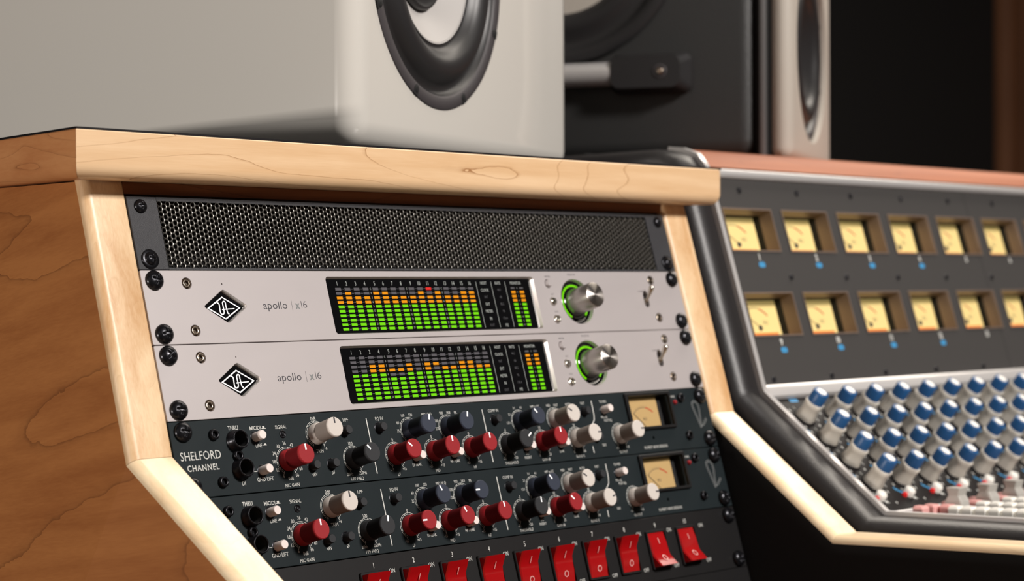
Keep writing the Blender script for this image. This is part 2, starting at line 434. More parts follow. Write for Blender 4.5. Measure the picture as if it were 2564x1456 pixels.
# side panel bodies behind the trims
def side(xa, xb, m, name, skew=0.0, inset=6.0):
    P = []
    for i in range(4):
        q = mitre(i); P.append((PT[i][0] + q.x * inset, PT[i][1] + q.y * inset))
    P += [(-470, -Z0 + 2), (540, -Z0 + 2), (540, zb - .9), (P[0][0], zb - .9)]
    def off(i, y, z): return skew * max(0, y - P[0][0] - 10) + (toe(PT[2][0], .13) if (i == 2 and skew) else 0)
    A = [(xa + off(i, y, z), y, z) for i, (y, z) in enumerate(P)]; B = [(xb + off(i, y, z), y, z) for i, (y, z) in enumerate(P)]
    o = dpart(MB().loft([A, B], True, True), name, m)
    bm = bmesh.new(); bm.from_mesh(o.data); bmesh.ops.triangulate(bm, faces=[f for f in bm.faces if len(f.verts) > 4])
    bmesh.ops.recalc_face_normals(bm, faces=bm.faces); bm.to_mesh(o.data); bm.free()
    return o
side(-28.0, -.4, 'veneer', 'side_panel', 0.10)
side(484.4, 513.0, 'black_matte', 'side_panel')
# rail above the grille, and inner box
o = dpart(MB().box(0.4, 484, SL * 46 + 3, SL * 46 + 22, CL * 45.6, zb), 'top_rail', 'rail')
dpart(MB().box(0.4, 484, 330, 340, -700, zb), 'back_panel', 'black_matte')
# black blank filler below the switched unit
zz = 5 * U
o = MB().box(0, 482.6, -3 * U, 0, -3, 0).build('blank_plate', 'black', desk)
o.rotation_euler = RROT; o.location = (Vector((0, -zz * SL, -zz * CL)) + Vector(dz)) * MM

# ------------------------------------------------------------------ rack screws
def dome_mesh(R, h, name, flange=0.0, cross=1.0):
    mb = MB(); nr, ns = 22, 48
    vs = []; fs = []
    def zf(x, y):
        r = hypot(x, y) / R
        z = h * math.sqrt(max(0, 1 - (r * .985) ** 2)) ** .9
        a = abs(x), abs(y)
        w, L = R * .105, R * .52
        if (a[0] < w and a[1] < L) or (a[1] < w and a[0] < L): z -= h * .55 * cross * (1 - .5 * max(a) / L)
        return z
    vs.append((0, 0, zf(0, 0)))
    for i in range(1, nr + 1):
        r = R * i / nr
        for k in range(ns):
            a = 2 * pi * k / ns + .3; x, y = r * cos(a), r * sin(a)
            xr, yr = x * cos(.5) - y * sin(.5), x * sin(.5) + y * cos(.5)
            vs.append((x, y, zf(xr, yr)))
    for k in range(ns): fs.append((0, 1 + k, 1 + (k + 1) % ns))
    for i in range(nr - 1):
        for k in range(ns):
            a = 1 + i * ns + k; b = 1 + i * ns + (k + 1) % ns
            fs.append((a, a + ns, b + ns, b))
    mb.add(vs, fs, True)
    mb.lathe([(R, .1), (R, -.1)], n=ns, cap=False)
    if flange: mb.lathe([(R + flange, 0), (R + flange, .5), (R + flange - .3, .8), (R - .3, .8)], n=40, cap=False)
    me = D.meshes.new(name); me.from_pydata([(x * MM, y * MM, z * MM + .0003) for x, y, z in mb.v], [], mb.f)
    me.polygons.foreach_set('use_smooth', mb.sm); me.materials.append(M['black_metal']); return me
ME_screw = dome_mesh(5.8, 3.8, 'rack_screw')
ME_screw_s = dome_mesh(4.1, 2.6, 'rack_screw')
ME_screw_w = dome_mesh(4.1, 3.0, 'rack_screw', 1.7)
def screws(root, kinds=(0, 0, 0, 0)):
    for (x, y), k in zip(((8.75, -6.35), (8.75, -38.1), (473.85, -6.35), (473.85, -38.1)), kinds):
        link('rack_screw', (ME_screw, ME_screw_s, ME_screw_w)[k], root, (x, y, .1), (0, 0, random.uniform(0, 1.5)))

def chassis(root, depth=220, m='black_matte'):
    MB().box(22, 460, -43, -1.4, -depth, -9.0).build('chassis', m, root)

# ------------------------------------------------------------------ perforated vent panel
vp = rack('vent_panel', -U, 'black perforated steel vent panel, topmost unit of the rack under the tabletop', 'vent panel')
Xa, Xb, Ya, Yb = 21.2, 461.5, -43.0, -2.6
o = MB().box(.3, Xa, -U + .25, -.25, -1.6, 0).build('mounting_ear', 'ear', vp); bevel(o, .3, 1)
o = MB().box(Xb, 482.3, -U + .25, -.25, -1.6, 0).build('mounting_ear', 'ear', vp); bevel(o, .3, 1)
MB().box(Xa, Xb, -2.6, -.25, -1.6, -.1).box(Xa, Xb, -U + .25, -43.0, -1.6, -.1).build('edge_strip', 'ear', vp)
mb = MB()
px, py = 3.0, 3.26; a_ = px / 2 * 1.154
nc = int((Xb - Xa) / px)
hexc = [(2.0 / 3 * px * cos(radians(60 * k)), None) for k in range(6)]
prof_h = [(None, 0.0), (1.42, -0.05), (1.30, -.16), (1.2, -.34), (1.14, -.62), (1.12, -1.4)]
NS = 12
for c in range(nc):
    for rI in range(12):
        cx = Xa + px * (c + .5); cy = Yb - py * (rI + .5) - (py / 2 if c % 2 else 0)
        if cy < Ya + .5: continue
        hx = []
        for k in range(NS):
            a = 2 * pi * k / NS
            # point on hexagonal cell border (pointy left/right), half height py/2
            ux, uy = cos(a), sin(a)
            apo = py / 2
            s6 = min(apo / max(1e-6, abs(uy * cos(q) + ux * sin(q))) for q in (0, pi / 3, -pi / 3))
            hx.append((cx + ux * s6 * px * 2 / (py * 1.7320508) , cy + uy * s6, 0))
        loops = [hx] + [[(cx + r * cos(2 * pi * k / NS), cy + r * sin(2 * pi * k / NS), z) for k in range(NS)] for r, z in prof_h[1:]]
        mb.loft(loops, smooth=True)
o = mb.build('perforated_grille', 'grille', vp, kind='stuff')
o.data.polygons.foreach_set('use_smooth', [True] * len(o.data.polygons))
bm = bmesh.new(); bm.from_mesh(o.data); bmesh.ops.remove_doubles(bm, verts=bm.verts, dist=2e-5); bmesh.ops.recalc_face_normals(bm, faces=bm.faces); bm.to_mesh(o.data); bm.free()
MB().box(Xa - 2, Xb + 2, -U + 1, -1, -60, -59).build('inner_baffle', 'black_matte', vp)
screws(vp, (1, 2, 1, 2))

# ------------------------------------------------------------------ silver interfaces
def hole_wall(mb, loop, inner, depth, z=0):
    mb.loft([z3(loop, z), z3(inner, z - depth)], smooth=True)
LV1 = [(range(1, 17), 4, 9, 'g'), (range(1, 17), 2, 3, 'o'), ((2, 5, 6, 10, 12, 15, 16), 1, 1, 'o'), ((11,), 0, 0, 'r')]
LV2 = [(range(1, 17), 5, 9, 'g'), ((1, 2, 3, 4, 7, 8, 9, 10, 11, 12, 13, 14, 15, 16), 4, 4, 'g'),
       ((3, 4, 5, 6, 7, 9, 11, 12, 13, 14, 15, 16), 3, 3, 'o'), ((3, 4, 7, 9, 10, 13, 14), 2, 2, 'o')]
def kk(x): return 2.2 * (.95 + (x - 150) * .00106)
def dx(x): return x + kk(x)
def dv(v): return -(v - .45)
SEG = {}
for k_, m_ in (('g', 'led_green'), ('o', 'led_orange'), ('r', 'led_red'), ('off', 'led_off')):
    me = D.meshes.new('meter_segment'); w, h = 2.35 * MM, .86 * MM
    q = MB().box(-2.35, 2.35, -.84, .84, 0, .12)
    me.from_pydata([(x * MM, y * MM, z * MM) for x, y, z in q.v], [], q.f); me.materials.append(M[m_]); SEG[k_] = me
COLX = [146.2, 153.8, 161.4, 169.0, 177.3, 184.8, 192.5, 200.1, 208.5, 216.1, 223.7, 231.2, 239.5, 247.1, 254.8, 262.4]
def interface(name, v, label, levels):
    root = rack(name, v, label, 'audio interface', 'silver rack audio interfaces')
    scr = rr(231.2, -22.45, 187.2, 36.6, 2.2); scr_in = rr(231.2, -22.45, 185.4, 35.0, 1.6)
    def dia(hw, hh, r=1.8, cx=56.7, cy=-22.1):
        P = []; c = [(hw, 0), (0, hh), (-hw, 0), (0, -hh)]
        for i in range(4):
            p = Vector(c[i]); a = (Vector(c[i - 1]) - p).normalized(); b = (Vector(c[(i + 1) % 4]) - p).normalized()
            for t in range(6):
                s = t / 5; q = p + a * r * (1 - s) ** 2 + b * r * s ** 2
                P.append((cx + q.x, cy + q.y))
        return P
    d1, d2 = dia(16.1, 10.4), dia(15.0, 9.6, 1.2)
    kn = circ(365.2, -22.2, 16.2, 56); kn_in = circ(365.2, -22.2, 15.4, 56)
    tg = rr(440.6, -21.5, 5.6, 11.5, 2.7)
    holes = [scr, d1, kn, tg] + [circ(31.5, -8.0, 3.4, 24), circ(31.5, -36.4, 3.4, 24), circ(450.4, -6.9, 3.4, 24), circ(450.4, -35.2, 3.4, 24)]
    for a, b in ((338.8, -9.0), (340.2, -21.9), (340.2, -34.6)): holes.append(circ(a, b, 3.1, 24))
    for a, b in ((56.8, -8.5),): holes.append(circ(a, b, .4, 10))
    fp = plate('faceplate', rr(241.3, -U / 2, 482.0, U - .55, .8, 3), holes, 4.0, 'silver', root, 0, .2)
    mb = MB(); hole_wall(mb, scr, scr_in, 2.3); hole_wall(mb, d1, d2, 2.3); hole_wall(mb, kn, kn_in, 2.4)
    o = mb.build('recess_wall', 'silver_edge', root)
    bz = MB().add(z3(d2, -2.3), [tuple(range(len(d2)))]).build('badge', 'black_gloss', root)
    w = MB(); cx, cy = 56.75, -22.55
    w.stroke([(cx - 11.5, cy), (cx, cy + 6.6), (cx + 11.5, cy), (cx, cy - 6.6)], .75, -2.22, True)
    O = (635, 572); ex = (27.5, -1.06); ey = (-6.7, -34.0); det = ex[0] * ey[1] - ex[1] * ey[0]
    def lg(p):
        a, b = p[0] - O[0], p[1] - O[1]
        return (cx + (a * ey[1] - b * ey[0]) / det, cy + (ex[0] * b - ex[1] * a) / det)
    def smoothline(P, n=5):
        out = []
        for i in range(len(P) - 1):
            p0 = P[max(0, i - 1)]; p1 = P[i]; p2 = P[i + 1]; p3 = P[min(len(P) - 1, i + 2)]
            for t in range(n):
                t /= n
                out.append(tuple(.5 * ((2 * p1[j]) + (-p0[j] + p2[j]) * t + (2 * p0[j] - 5 * p1[j] + 4 * p2[j] - p3[j]) * t * t + (-p0[j] + 3 * p1[j] - 3 * p2[j] + p3[j]) * t ** 3) for j in (0, 1)))
        out.append(P[-1]); return out
    w.stroke([lg(p) for p in smoothline([(488, 462), (518, 474), (538, 505), (548, 560), (560, 640), (578, 688), (606, 704), (634, 688), (640, 650), (628, 580), (612, 510), (604, 465), (618, 436), (642, 434), (660, 456), (670, 510), (690, 590), (706, 650), (722, 682), (748, 692)])], .78, -2.22)
    w.stroke([lg((596, 603)), lg((850, 578))], .6, -2.21)
    w.build('emblem', 'logo_white', bz)
    t = MB()
    text(t, 'apollo', 84.5, -21.8, 4.75, .03, 'L', wd=18.4, weight=-.002)
    t.stroke([(106.7, -19.0), (106.7, -25.4)], .2, .03)
    text(t, 'l', 114.3, -21.6, 4.6, .03, 'C', .8, -.006); text(t, '6', 117.0, -21.6, 4.5, .03, 'C', wd=3.1, weight=-.012)
    text(t, 'METER', 339.8, -3.9, 1.3, .03, 'C', 1); text(t, 'ALT', 341.2, -16.6, 1.2, .03); text(t, 'FCN', 341.2, -29.2, 1.2, .03)
    text(t, 'MONITOR', 364.8, -2.6, 1.25, .03); text(t, 'POWER', 436.0, -15.2, 1.1, .03)
    t.build('lettering', 'print_dark', root)
    t = MB(); text(t, 'x', 111.0, -21.8, 4.75, .03, 'C', wd=3.7, weight=.03); t.build('lettering', 'print_grey', root)
    # display
    gl = MB().add(z3(scr_in, -2.3), [tuple(range(len(scr_in)))]).build('display', 'black_gloss', root)
    st = {}
    for cols, r0, r1, c in levels:
        for q in cols:
            for r in range(r0, r1 + 1): st[(q, r)] = c
    rowv = [11.8 + 2.885 * r for r in range(10)]; rowv[0] = 11.85
    for q in range(16):
        for r in range(10):
            link('meter_segment', SEG[st.get((q + 1, r), 'off')], gl, (dx(COLX[q]), dv(rowv[r]), -2.28))
    for xx in (302.6, 311.0):
        for r in range(1, 10):
            s = link('meter_segment', SEG['o' if r < 4 else 'g'], gl, (dx(xx), dv(rowv[r]), -2.28)); s.scale = (.85, 1, 1)
    wt = MB(); dim = MB()
    for q in range(16): text(wt, str(q + 1), dx(COLX[q]), dv(8.25), 2.7, -2.2, 'C', .72)
    for x_ in (268.4, 282.7, 296.0): wt.stroke([(dx(x_), dv(7.3)), (dx(x_), dv(39.0))], .3, -2.2)
    for s_, x_, v_ in (('HOST', 275.4, 8.2), ('CLOCK', 275.4, 13.1), ('EXT', 275.5, 22.9), ('METER', 275.5, 27.8), ('IN', 275.6, 32.8), ('RATE', 289, 8.3), ('192', 289.4, 37.6), ('MONITOR', 306.3, 8.3)):
        text(wt, s_, dx(x_), dv(v_), 2.0, -2.2, 'C', .78)
    for s_, x_, v_ in (('INT', 275.4, 17.9), ('OUT', 275.5, 37.4), ('44.1', 289, 12.9), ('48', 289.2, 18), ('88.2', 289.2, 22.9), ('96', 289.3, 27.8), ('176.4', 289.3, 32.8)):
        text(dim, s_, dx(x_), dv(v_), 1.8, -2.2, 'C', .8)
    sc_ = ['C', '0', '3', '6', '9', '12', '15', '18', '21', '27']
    for gx in (173.1, 204.3, 235.4):
        for r in range(10): text(wt, sc_[r], dx(gx), dv(rowv[r] - .1), 1.35, -2.2, 'C', .75)
    for r in range(10): text(wt, sc_[r], dx(306.8), dv(rowv[r]), 1.0, -2.2, 'C', .75)
    for q in range(15):
        if q % 4 == 3: continue
        for r in range(10):
            mx = (COLX[q] + COLX[q + 1]) / 2
            for sgn in (-.55, .55): dim.quad(dx(mx) + sgn - .4, dx(mx) + sgn + .4, dv(rowv[r]) - .22, dv(rowv[r]) + .22, -2.2)
    for q in range(2):
        dim.quad(dx((302.6, 311.0)[q]) - 1.8, dx((302.6, 311.0)[q]) + 1.8, dv(rowv[0]) - .6, dv(rowv[0]) + .6, -2.2)
    wt.build('lettering', 'lamp_text', gl); dim.build('lettering', 'print_dim', gl)
    # monitor knob in its black well
    MB().lathe([(15.6, -2.35), (13.2, -2.45), (13.2, -2.9), (11.3, -2.9), (11.3, -2.4), (9, -2.4)], 365.2, -22.2, 0, 56, True).build('knob_well', 'black_gloss', root)
    g = MB().ring(11.5, 13.0, -2.45, 365.2, -22.2, -149, 139, 60)
    g.build('glow_ring', 'led_green', root)
    kb = MB().lathe([(9.6, -2.2), (9.5, 0), (9.05, 5), (8.9, 16.6), (8.55, 17.3)], n=56, cap=False)
    ko = kb.build('monitor_knob', 'knob_metal', root, (365.2, -22.2, 0))
    MB().lathe([(8.55, 0), (8.2, .25), (.01, .25)], n=56, cap=False).build('knob_cap', 'turned', ko, (0, 0, 17.3))
    MB().box(-.22, .22, 0, 8.4, 17.6, 17.62).build('pointer', 'print_dark', ko, None, (0, 0, .75))
    # small buttons
    b = MB().lathe([(2.6, -3.9), (2.6, 1.6), (2.1, 2.2)], n=24)
    b.build('push_button', 'silver', root, (338.8, -9, 0))
    MB().lathe([(2.7, -3.9), (2.7, .9), (2.3, 1.4), (1.0, 1.0), (.3, .9)], n=24).build('push_button', 'chrome', root, (340.2, -21.9, 0))
    MB().lathe([(2.6, -3.9), (2.6, 1.2), (2.1, 1.6), (1.7, 1.1), (1.5, .2)], n=24).build('push_button', 'chrome', root, (340.2, -34.6, 0))
    MB().box(334, 346, -41, -5, -5.2, -3.95).box(436, 445, -30, -14, -5.2, -3.95).build('backing_plate', 'black_matte', root)
    # toggle switch
    tg_o = MB().lathe([(2.5, -3.9), (2.5, -.6), (2.2, 0)], n=20).build('toggle_switch', 'chrome', root, (440.5, -22.3, 0))
    T = Matrix.Rotation(radians(-48), 4, 'X')
    MB().lathe([(1.1, -1), (1.0, 2), (1.4, 5), (2.0, 8), (2.1, 10.5), (1.6, 11.8), (.5, 12.2)], n=18, mtx=T).build('bat_lever', 'chrome', tg_o)
    # small socket screws
    for i, (a, bb) in enumerate(((31.5, -8), (31.5, -36.4), (450.4, -6.9), (450.4, -35.2))):
        s = MB().lathe([(3.4, -1.0), (2.9, -1.0), (2.9, -.3), (2.4, .1), (1.5, .15), (1.35, .0)], n=24, cap=False)
        h6 = [(1.35 * cos(pi / 3 * k), 1.35 * sin(pi / 3 * k)) for k in range(6)]
        s.loft([z3(h6, 0), z3(h6, -1.2)], False, True)
        so = s.build('socket_screw', 'steel', root, (a, bb, 0))
        MB().lathe([(3.4, 0), (3.4, -1.2), (2.0, -1.2)], n=24, cap=False).build('screw_well', 'black_matte', so)
    screws(root); chassis(root)
    # lamp windows are sealed by a thin black backing
    MB().box(24, 455, -43, -1.5, -4.6, -4.05).build('inner_tray', 'black_matte', root)
    return root
interface('audio_interface', 0, 'upper silver rack audio interface, directly under the black vent panel', LV1)
interface('audio_interface', U, 'lower silver rack audio interface, directly above the first dark channel strip', LV2)

# ------------------------------------------------------------------ channel strips
def knob_mesh(name, m, R=6.0, L=18.0):
    if m.endswith('grip'): q = MB().lathe([(R - .3, 4.8), (R - .30, 5.2), (R - .25, 9), (R + .02, 16.6), (R - .2, 16.75)], n=40, cap=False)
    else: q = MB().lathe([(R + .45, 0), (R + .5, .5), (R + .15, 4.2), (R - .35, 5.0), (R - .45, 9), (R - .2, 16.6), (R + .08, 16.7), (R - .05, 17.5), (R - .5, L), (.01, L)], n=40, cap=False)
    me = D.meshes.new(name); me.from_pydata([(x * MM, y * MM, z * MM) for x, y, z in q.v], [], q.f)
    me.polygons.foreach_set('use_smooth', q.sm); me.materials.append(M[m])
    bm = bmesh.new(); bm.from_mesh(me)
    bmesh.ops.remove_doubles(bm, verts=bm.verts, dist=1e-6)
    for e in bm.edges: e.smooth = not (len(e.link_faces) == 2 and e.calc_face_angle(0) > radians(28))
    bm.to_mesh(me); bm.free(); return me
KN = {c: knob_mesh('rotary_knob', m) for c, m in (('r', 'red_knob'), ('b', 'blue_knob'), ('c', 'char_knob'), ('w', 'white_knob'))}
KG = {c: knob_mesh('grip', m) for c, m in (('r', 'red_grip'), ('b', 'blue_grip'), ('c', 'char_grip'), ('w', 'white_grip'))}
def pmesh(m):
    q = MB().box(-.5, .5, 2.2, 5.7, 17.9, 18.12)
    me = D.meshes.new('pointer'); me.from_pydata([(x * MM, y * MM, z * MM) for x, y, z in q.v], [], q.f); me.materials.append(M[m]); return me
PM = {'r': pmesh('logo_white'), 'b': pmesh('logo_white'), 'c': pmesh('logo_white'), 'w': pmesh('print_dark')}
def lathe_mesh(name, prof, m, n=24, cap=True):
    q = MB().lathe(prof, n=n, cap=cap)
    me = D.meshes.new(name); me.from_pydata([(x * MM, y * MM, z * MM) for x, y, z in q.v], [], q.f)
    me.polygons.foreach_set('use_smooth', q.sm); me.materials.append(M[m]); return me
ME_jack = lathe_mesh('jack_socket', [(6.4, 0), (6.4, .8), (5.7, 1.2), (5.6, 5.4), (5.2, 5.9), (4.7, 5.9), (4.4, 5.3), (4.3, -8)], 'black_metal', 32)
ME_jin = lathe_mesh('socket_bore', [(4.25, 5.0), (4.2, -7), (.1, -7)], 'black_matte', 24, False)
ME_bw = lathe_mesh('push_button', [(2.75, 0), (2.75, 6.6), (2.45, 7.2)], 'button_white')
ME_bb = lathe_mesh('push_button', [(2.75, 0), (2.75, 4.6), (2.4, 5.2)], 'char_knob')
ME_hexs = lathe_mesh('socket_screw', [(3.3, 0), (3.2, 1.9), (2.6, 2.5), (1.75, 2.6), (1.6, 2.2), (1.6, .6)], 'black_metal')
ME_well = lathe_mesh('button_well', [(3.7, .05), (3.3, .35), (2.95, .05)], 'black_metal', 24, False)
KPOS = [('r', 79.8, 27.4, 0), ('w', 105.6, 13.0, 0), ('c', 130.8, 29.8, -40), ('r', 165.1, 29.7, -50), ('r', 198.2, 29.7, 0), ('r', 231.4, 29.6, 2),
        ('b', 181.4, 14.9, 15), ('b', 214.8, 14.9, 15), ('c', 265.1, 29.6, 55), ('b', 281.2, 15.1, -40), ('r', 298.2, 29.6, 0), ('w', 315.4, 15.2, -55), ('w', 332.4, 29.6, 90), ('w', 377.3, 29.6, 90)]
ALT = {0: 0, 1: 0, 2: 12, 3: -90, 4: -25, 5: -5, 6: -25, 7: -90, 8: 5, 9: -35, 10: -45, 11: -55, 12: 80, 13: 90}
def strip(v, label, alt=None):
    root = rack('channel_strip', v, label, 'channel strip', 'dark channel strips')
    win = rr(414.6, -14.6, 44.0, 22.0, .8, 3)
    holes = [win, circ(44.6, -13.5, 4.6, 24), circ(44.8, -30.2, 4.6, 24), circ(412.6, -34.0, 1.1, 12)]
    plate('faceplate', rr(241.3, -U / 2, 482.2, U - .5, .5, 2), holes, 3.0, 'green_black', root, 0, .25)
    chassis(root); screws(root)
    for i, (c, x, v_, ang) in enumerate(KPOS):
        k = link('rotary_knob', KN[c], root, (x, -v_, .1)); a = (alt[i] if alt else ang)
        p = link('pointer', PM[c], k, None, (0, 0, -radians(a))); link('grip', KG[c], k)
    for x, v_ in ((44.6, 13.5), (44.8, 30.2)):
        j = link('jack_socket', ME_jack, root, (x, -v_, 0)); link('socket_bore', ME_jin, j)
    for x, v_ in ((59.6, 12.2), (60.0, 32.1), (181.6, 32.2), (214.8, 32.2), (281.6, 32.2), (315.2, 32.2), (366.0, 11.5)):
        b = link('push_button', ME_bw, root, (x, -v_, 0)); link('button_well', ME_well, b)
    for x, v_ in ((127.6, 12.6), (97.6, 32.0), (112.6, 31.9), (156.2, 12.2), (257.5, 12.6), (345.4, 11.6), (352.0, 30.0)):
        b = link('push_button', ME_bb, root, (x, -v_, 0)); link('button_well', ME_well, b)
    for x, v_ in ((29.6, 9.1), (30.0, 36.6), (43.9, 22.2), (451.5, 6.9), (451.6, 34.6)):
        link('socket_screw', ME_hexs, root, (x, -v_, 0))
    link('signal_lamp', lathe_mesh('signal_lamp', [(2.4, 0), (2.3, .5), (1.7, .6), (1.6, .1), (1.2, .1), (.9, .7), (.2, .9)], 'black_metal'), root, (80.0, -11.6, 0))
    link('overload_lamp', lathe_mesh('overload_lamp', [(1.7, 0), (1.6, 1.2), (.8, 1.9)], 'red_knob', 16), root, (444.4, -9.7, 0))
    # dial scales: two arcs with ticks
    t = MB()
    def scale(x, v_, r0, r1, a0=-150, a1=150, nt=11, w=.22):
        t.ring(r1 - w, r1, .05, x, -v_, a0, a1, 36)
        t.ring(r0, r0 + w * .8, .05, x, -v_, a0, a1, 36)
        for k in range(nt):
            a = radians(a0 + (a1 - a0) * k / (nt - 1)); e = .9 if k in (0, nt - 1) else 0
            t.stroke([(x + r0 * sin(a), -v_ + r0 * cos(a)), (x + (r1 + e) * sin(a), -v_ + (r1 + e) * cos(a))], .3, .055)
    scale(79.8, 27.4, 7.2, 8.3, nt=12); scale(105.6, 13.0, 7.0, 8.1, -150, 150, 13)
    scale(130.8, 29.8, 7.1, 8.1, nt=16)
    for x, v_ in ((165.1, 29.7), (198.2, 29.7), (231.4, 29.6), (265.1, 29.6), (298.2, 29.6), (332.4, 29.6), (377.3, 29.6)): scale(x, v_, 7.0, 8.2, nt=15)
    for x, v_ in ((181.4, 14.9), (214.8, 14.9), (281.2, 15.1), (315.4, 15.2)): scale(x, v_, 7.0, 8.1, -140, 60, 8)
    def T(s, x, v_, h=2.1, sx=.82, w=0.0, al='C'): text(t, s, x, -v_, h, .06, al, sx, w)
    text(t, 'SHELFORD', 18.5, -20.2, 5.0, .06, 'C', wd=28.2, weight=-.002); text(t, 'CHANNEL', 18.8, -27.2, 3.5, .06, 'C', wd=22.2, weight=.01, space=1.15)
    T('THRU', 44.6, 5.7, 2.5, .8, .012); T('DI', 45, 38.3, 2.4)
    T('MIC/DI', 60.6, 6.7, 2.3, .85, .008); t.box(66.0, 67.6, -7.2, -5.9, .03, .06).box(65.3, 68.5, -7.6, -7.15, .03, .06)
    T('LINE', 61.0, 17.2, 2.1); t.box(64.3, 66.8, -17.4, -16.9, .03, .06).box(65.0, 66.4, -16.9, -16.3, .03, .06)
    T('GND LIFT', 61.1, 37.0, 2.4, .82, .004); T('SIGNAL', 79.7, 7.1, 2.2)
    t.stroke([(51.2, -30.4), (52.3, -30.4), (54.2, -32.2), (57.6, -32.2)], .32, .055)
    for s_, x, v_ in (('12', 71.4, 32.4), ('18', 69.9, 27.4), ('24', 70.9, 22.5), ('30', 74.8, 18.5), ('36', 79.8, 17.0), ('42', 84.9, 18.5), ('60', 88.7, 32.8), ('66', 85.1, 36.2), ('0dB', 79.9, 38.0), ('6', 75.0, 36.2)):
        T(s_, x, v_, 2.2, .8)
    T('MIC GAIN', 80.0, 42.0, 2.0, .86)
    T('0dB', 105.2, 3.6, 2.2); T('TRIM', 105.7, 23.4, 2.2); T('+6', 110.6, 22.0, 1.9); T('HPF', 130.5, 5.6, 2.2)
    T('48V', 98.4, 37.0, 2.2); t.ring(.75, 1.0, .055, 112.9, -36.9, 0, 360, 20); t.stroke([(111.9, -38.2), (113.9, -35.6)], .22, .055)
    T('100', 130.6, 20.4, 2.2); T('20Hz', 125.6, 38.9, 2.0); T('250Hz', 135.9, 38.8, 2.0); T('HPF FREQ', 130.8, 42.0, 2.0)
    t.stroke([(147.3, -5.4), (147.3, -40.2)], .75, .055)
    T('EQ IN', 157.8, 6.3, 2.2)
    for s_, x, v_ in (('100', 177.9, 5.4), ('220', 184.4, 5.4), ('60', 172.6, 9.8), ('35', 171.6, 14.9), ('MID HI Q', 198.2, 5.6), ('900', 211.2, 5.6), ('1K8', 217.7, 5.6), ('500', 205.6, 10.4), ('220', 205.2, 15.4), ('5K', 226.2, 9.6), ('8K', 224.0, 5.8)):
        T(s_, x, v_, 1.9, .8)
    for x, l in ((165.1, 'LF'), (198.2, 'MID'), (231.4, 'HF')):
        T('0', x, 20.1, 2.0); T('-15', x - 5.0, 38.8, 1.9); T('+15', x + 5.2, 38.8, 1.9); T(l, x, 41.9, 2.0)
    T('LF PEAK', 181.6, 37.0, 1.9); T('HF PEAK', 214.9, 37.0, 1.9)
    t.stroke([(248.3, -5.2), (248.3, -40.1)], .75, .055)
    T('COMP IN', 258.3, 6.3, 2.0)
    for s_, x, v_ in (('3:1', 278.0, 5.6), ('4:1', 284.6, 5.6), ('2:1', 272.6, 9.8), ('1.5:1', 270.2, 15.3), ('6:1', 290.6, 9.8), ('HPF to S/C', 298.3, 5.5), ('MED', 311.5, 5.6), ('FAST', 319.0, 5.6), ('AUTO', 331, 5.6), ('FAST', 346.0, 5.6)):
        T(s_, x, v_, 1.7, .8)
    T('-3', 265.1, 20.0, 1.9); T('-21', 259.6, 38.5, 1.9); T('+20', 270.2, 38.5, 1.9); T('THRESHOLD', 265.3, 41.7, 1.9)
    T('S/C', 281.6, 36.6, 1.7); T('INSERT', 281.6, 39.2, 1.8)
    T('10', 298.2, 20.0, 1.9); T('0', 293.2, 38.5, 1.9); T('20', 303.2, 38.5, 1.9); T('GAIN dB', 298.4, 41.7, 1.8); T('LINK', 315.2, 37.2, 1.8)
    T('50', 332.4, 20.2, 1.8); T('0', 327.3, 38.5, 1.8); T('100', 337.6, 38.5, 1.8); T('BLEND %', 332.4, 41.7, 1.8)
    t.stroke([(355.5, -4.4), (355.3, -14.0), (354.2, -18.0), (350.6, -21.5), (347.2, -23.0)], .8, .055)
    t.stroke([(346.8, -36.0), (346.7, -40.5)], .8, .055)
    T('TO MIX', 367.2, 5.5, 1.8); T('PRE EQ', 365.2, 16.4, 1.7); T('POST EQ', 368.4, 18.9, 1.7); T('SILK', 359.0, 35.6, 1.8)
    T('-10', 371.8, 38.5, 1.8); T('+10', 382.6, 38.5, 1.8); T('OUTPUT', 377.3, 41.7, 1.8)
    T('PWR', 444.0, 5.4, 1.7); T('RUPERT NEVE DESIGNS', 412.9, 40.4, 1.9, .9)
    t.build('lettering', 'print_white', root)
    # signature style emblem, drawn as a double line
    g = MB()
    P = [(468.6, -29.8), (463.8, -14.0), (463.9, -11.2), (466.2, -10.0), (468.9, -10.6), (470.4, -12.8), (470.6, -16.5), (469.8, -20.5), (468.9, -28.8), (472.0, -27.2), (476.4, -23.2)]
    for off in (-.62, .62):
        Q = []
        for i, p in enumerate(P):
            a = P[max(0, i - 1)]; b = P[min(len(P) - 1, i + 1)]; d = Vector((b[0] - a[0], b[1] - a[1])).normalized()
            Q.append((p[0] - d.y * off, p[1] + d.x * off))
        g.stroke(Q, .42, .055)
    g.build('emblem', 'print_grey', root)
    # level meter
    mt = MB().loft([z3(rr(414.6, -14.6, 50, 27, 1.2, 3), 0.02), z3(rr(414.6, -14.6, 50, 27, 1.2, 3), 1.6), z3(rr(414.6, -14.6, 49, 26, 1.0, 3), 2.2), z3(rr(414.6, -14.6, 44.6, 22.6, .8, 3), 2.2), z3(rr(414.6, -14.6, 44.0, 22.0, .8, 3), -7.0)], smooth=False).build('level_meter', 'black', root)
    MB().quad(392.6, 436.6, -25.6, -3.6, -7.0).build('meter_well', 'black_matte', mt)
    fc = MB().box(394.5, 430.5, -25.2, -4.0, -7.0, -5.2).build('dial', 'vu_face_dim', mt)
    s_ = MB(); s_.ring(15.0, 15.25, -5.1, 414, -26, -42, 10, 20)
    for k in range(9):
        a = radians(-42 + k * 7); s_.stroke([(414 + 15 * sin(a), -26 + 15 * cos(a)), (414 + 16.6 * sin(a), -26 + 16.6 * cos(a))], .2, -5.1)
    s_.stroke([(414, -25.2), (403, -14.6)], .35, -4.9)
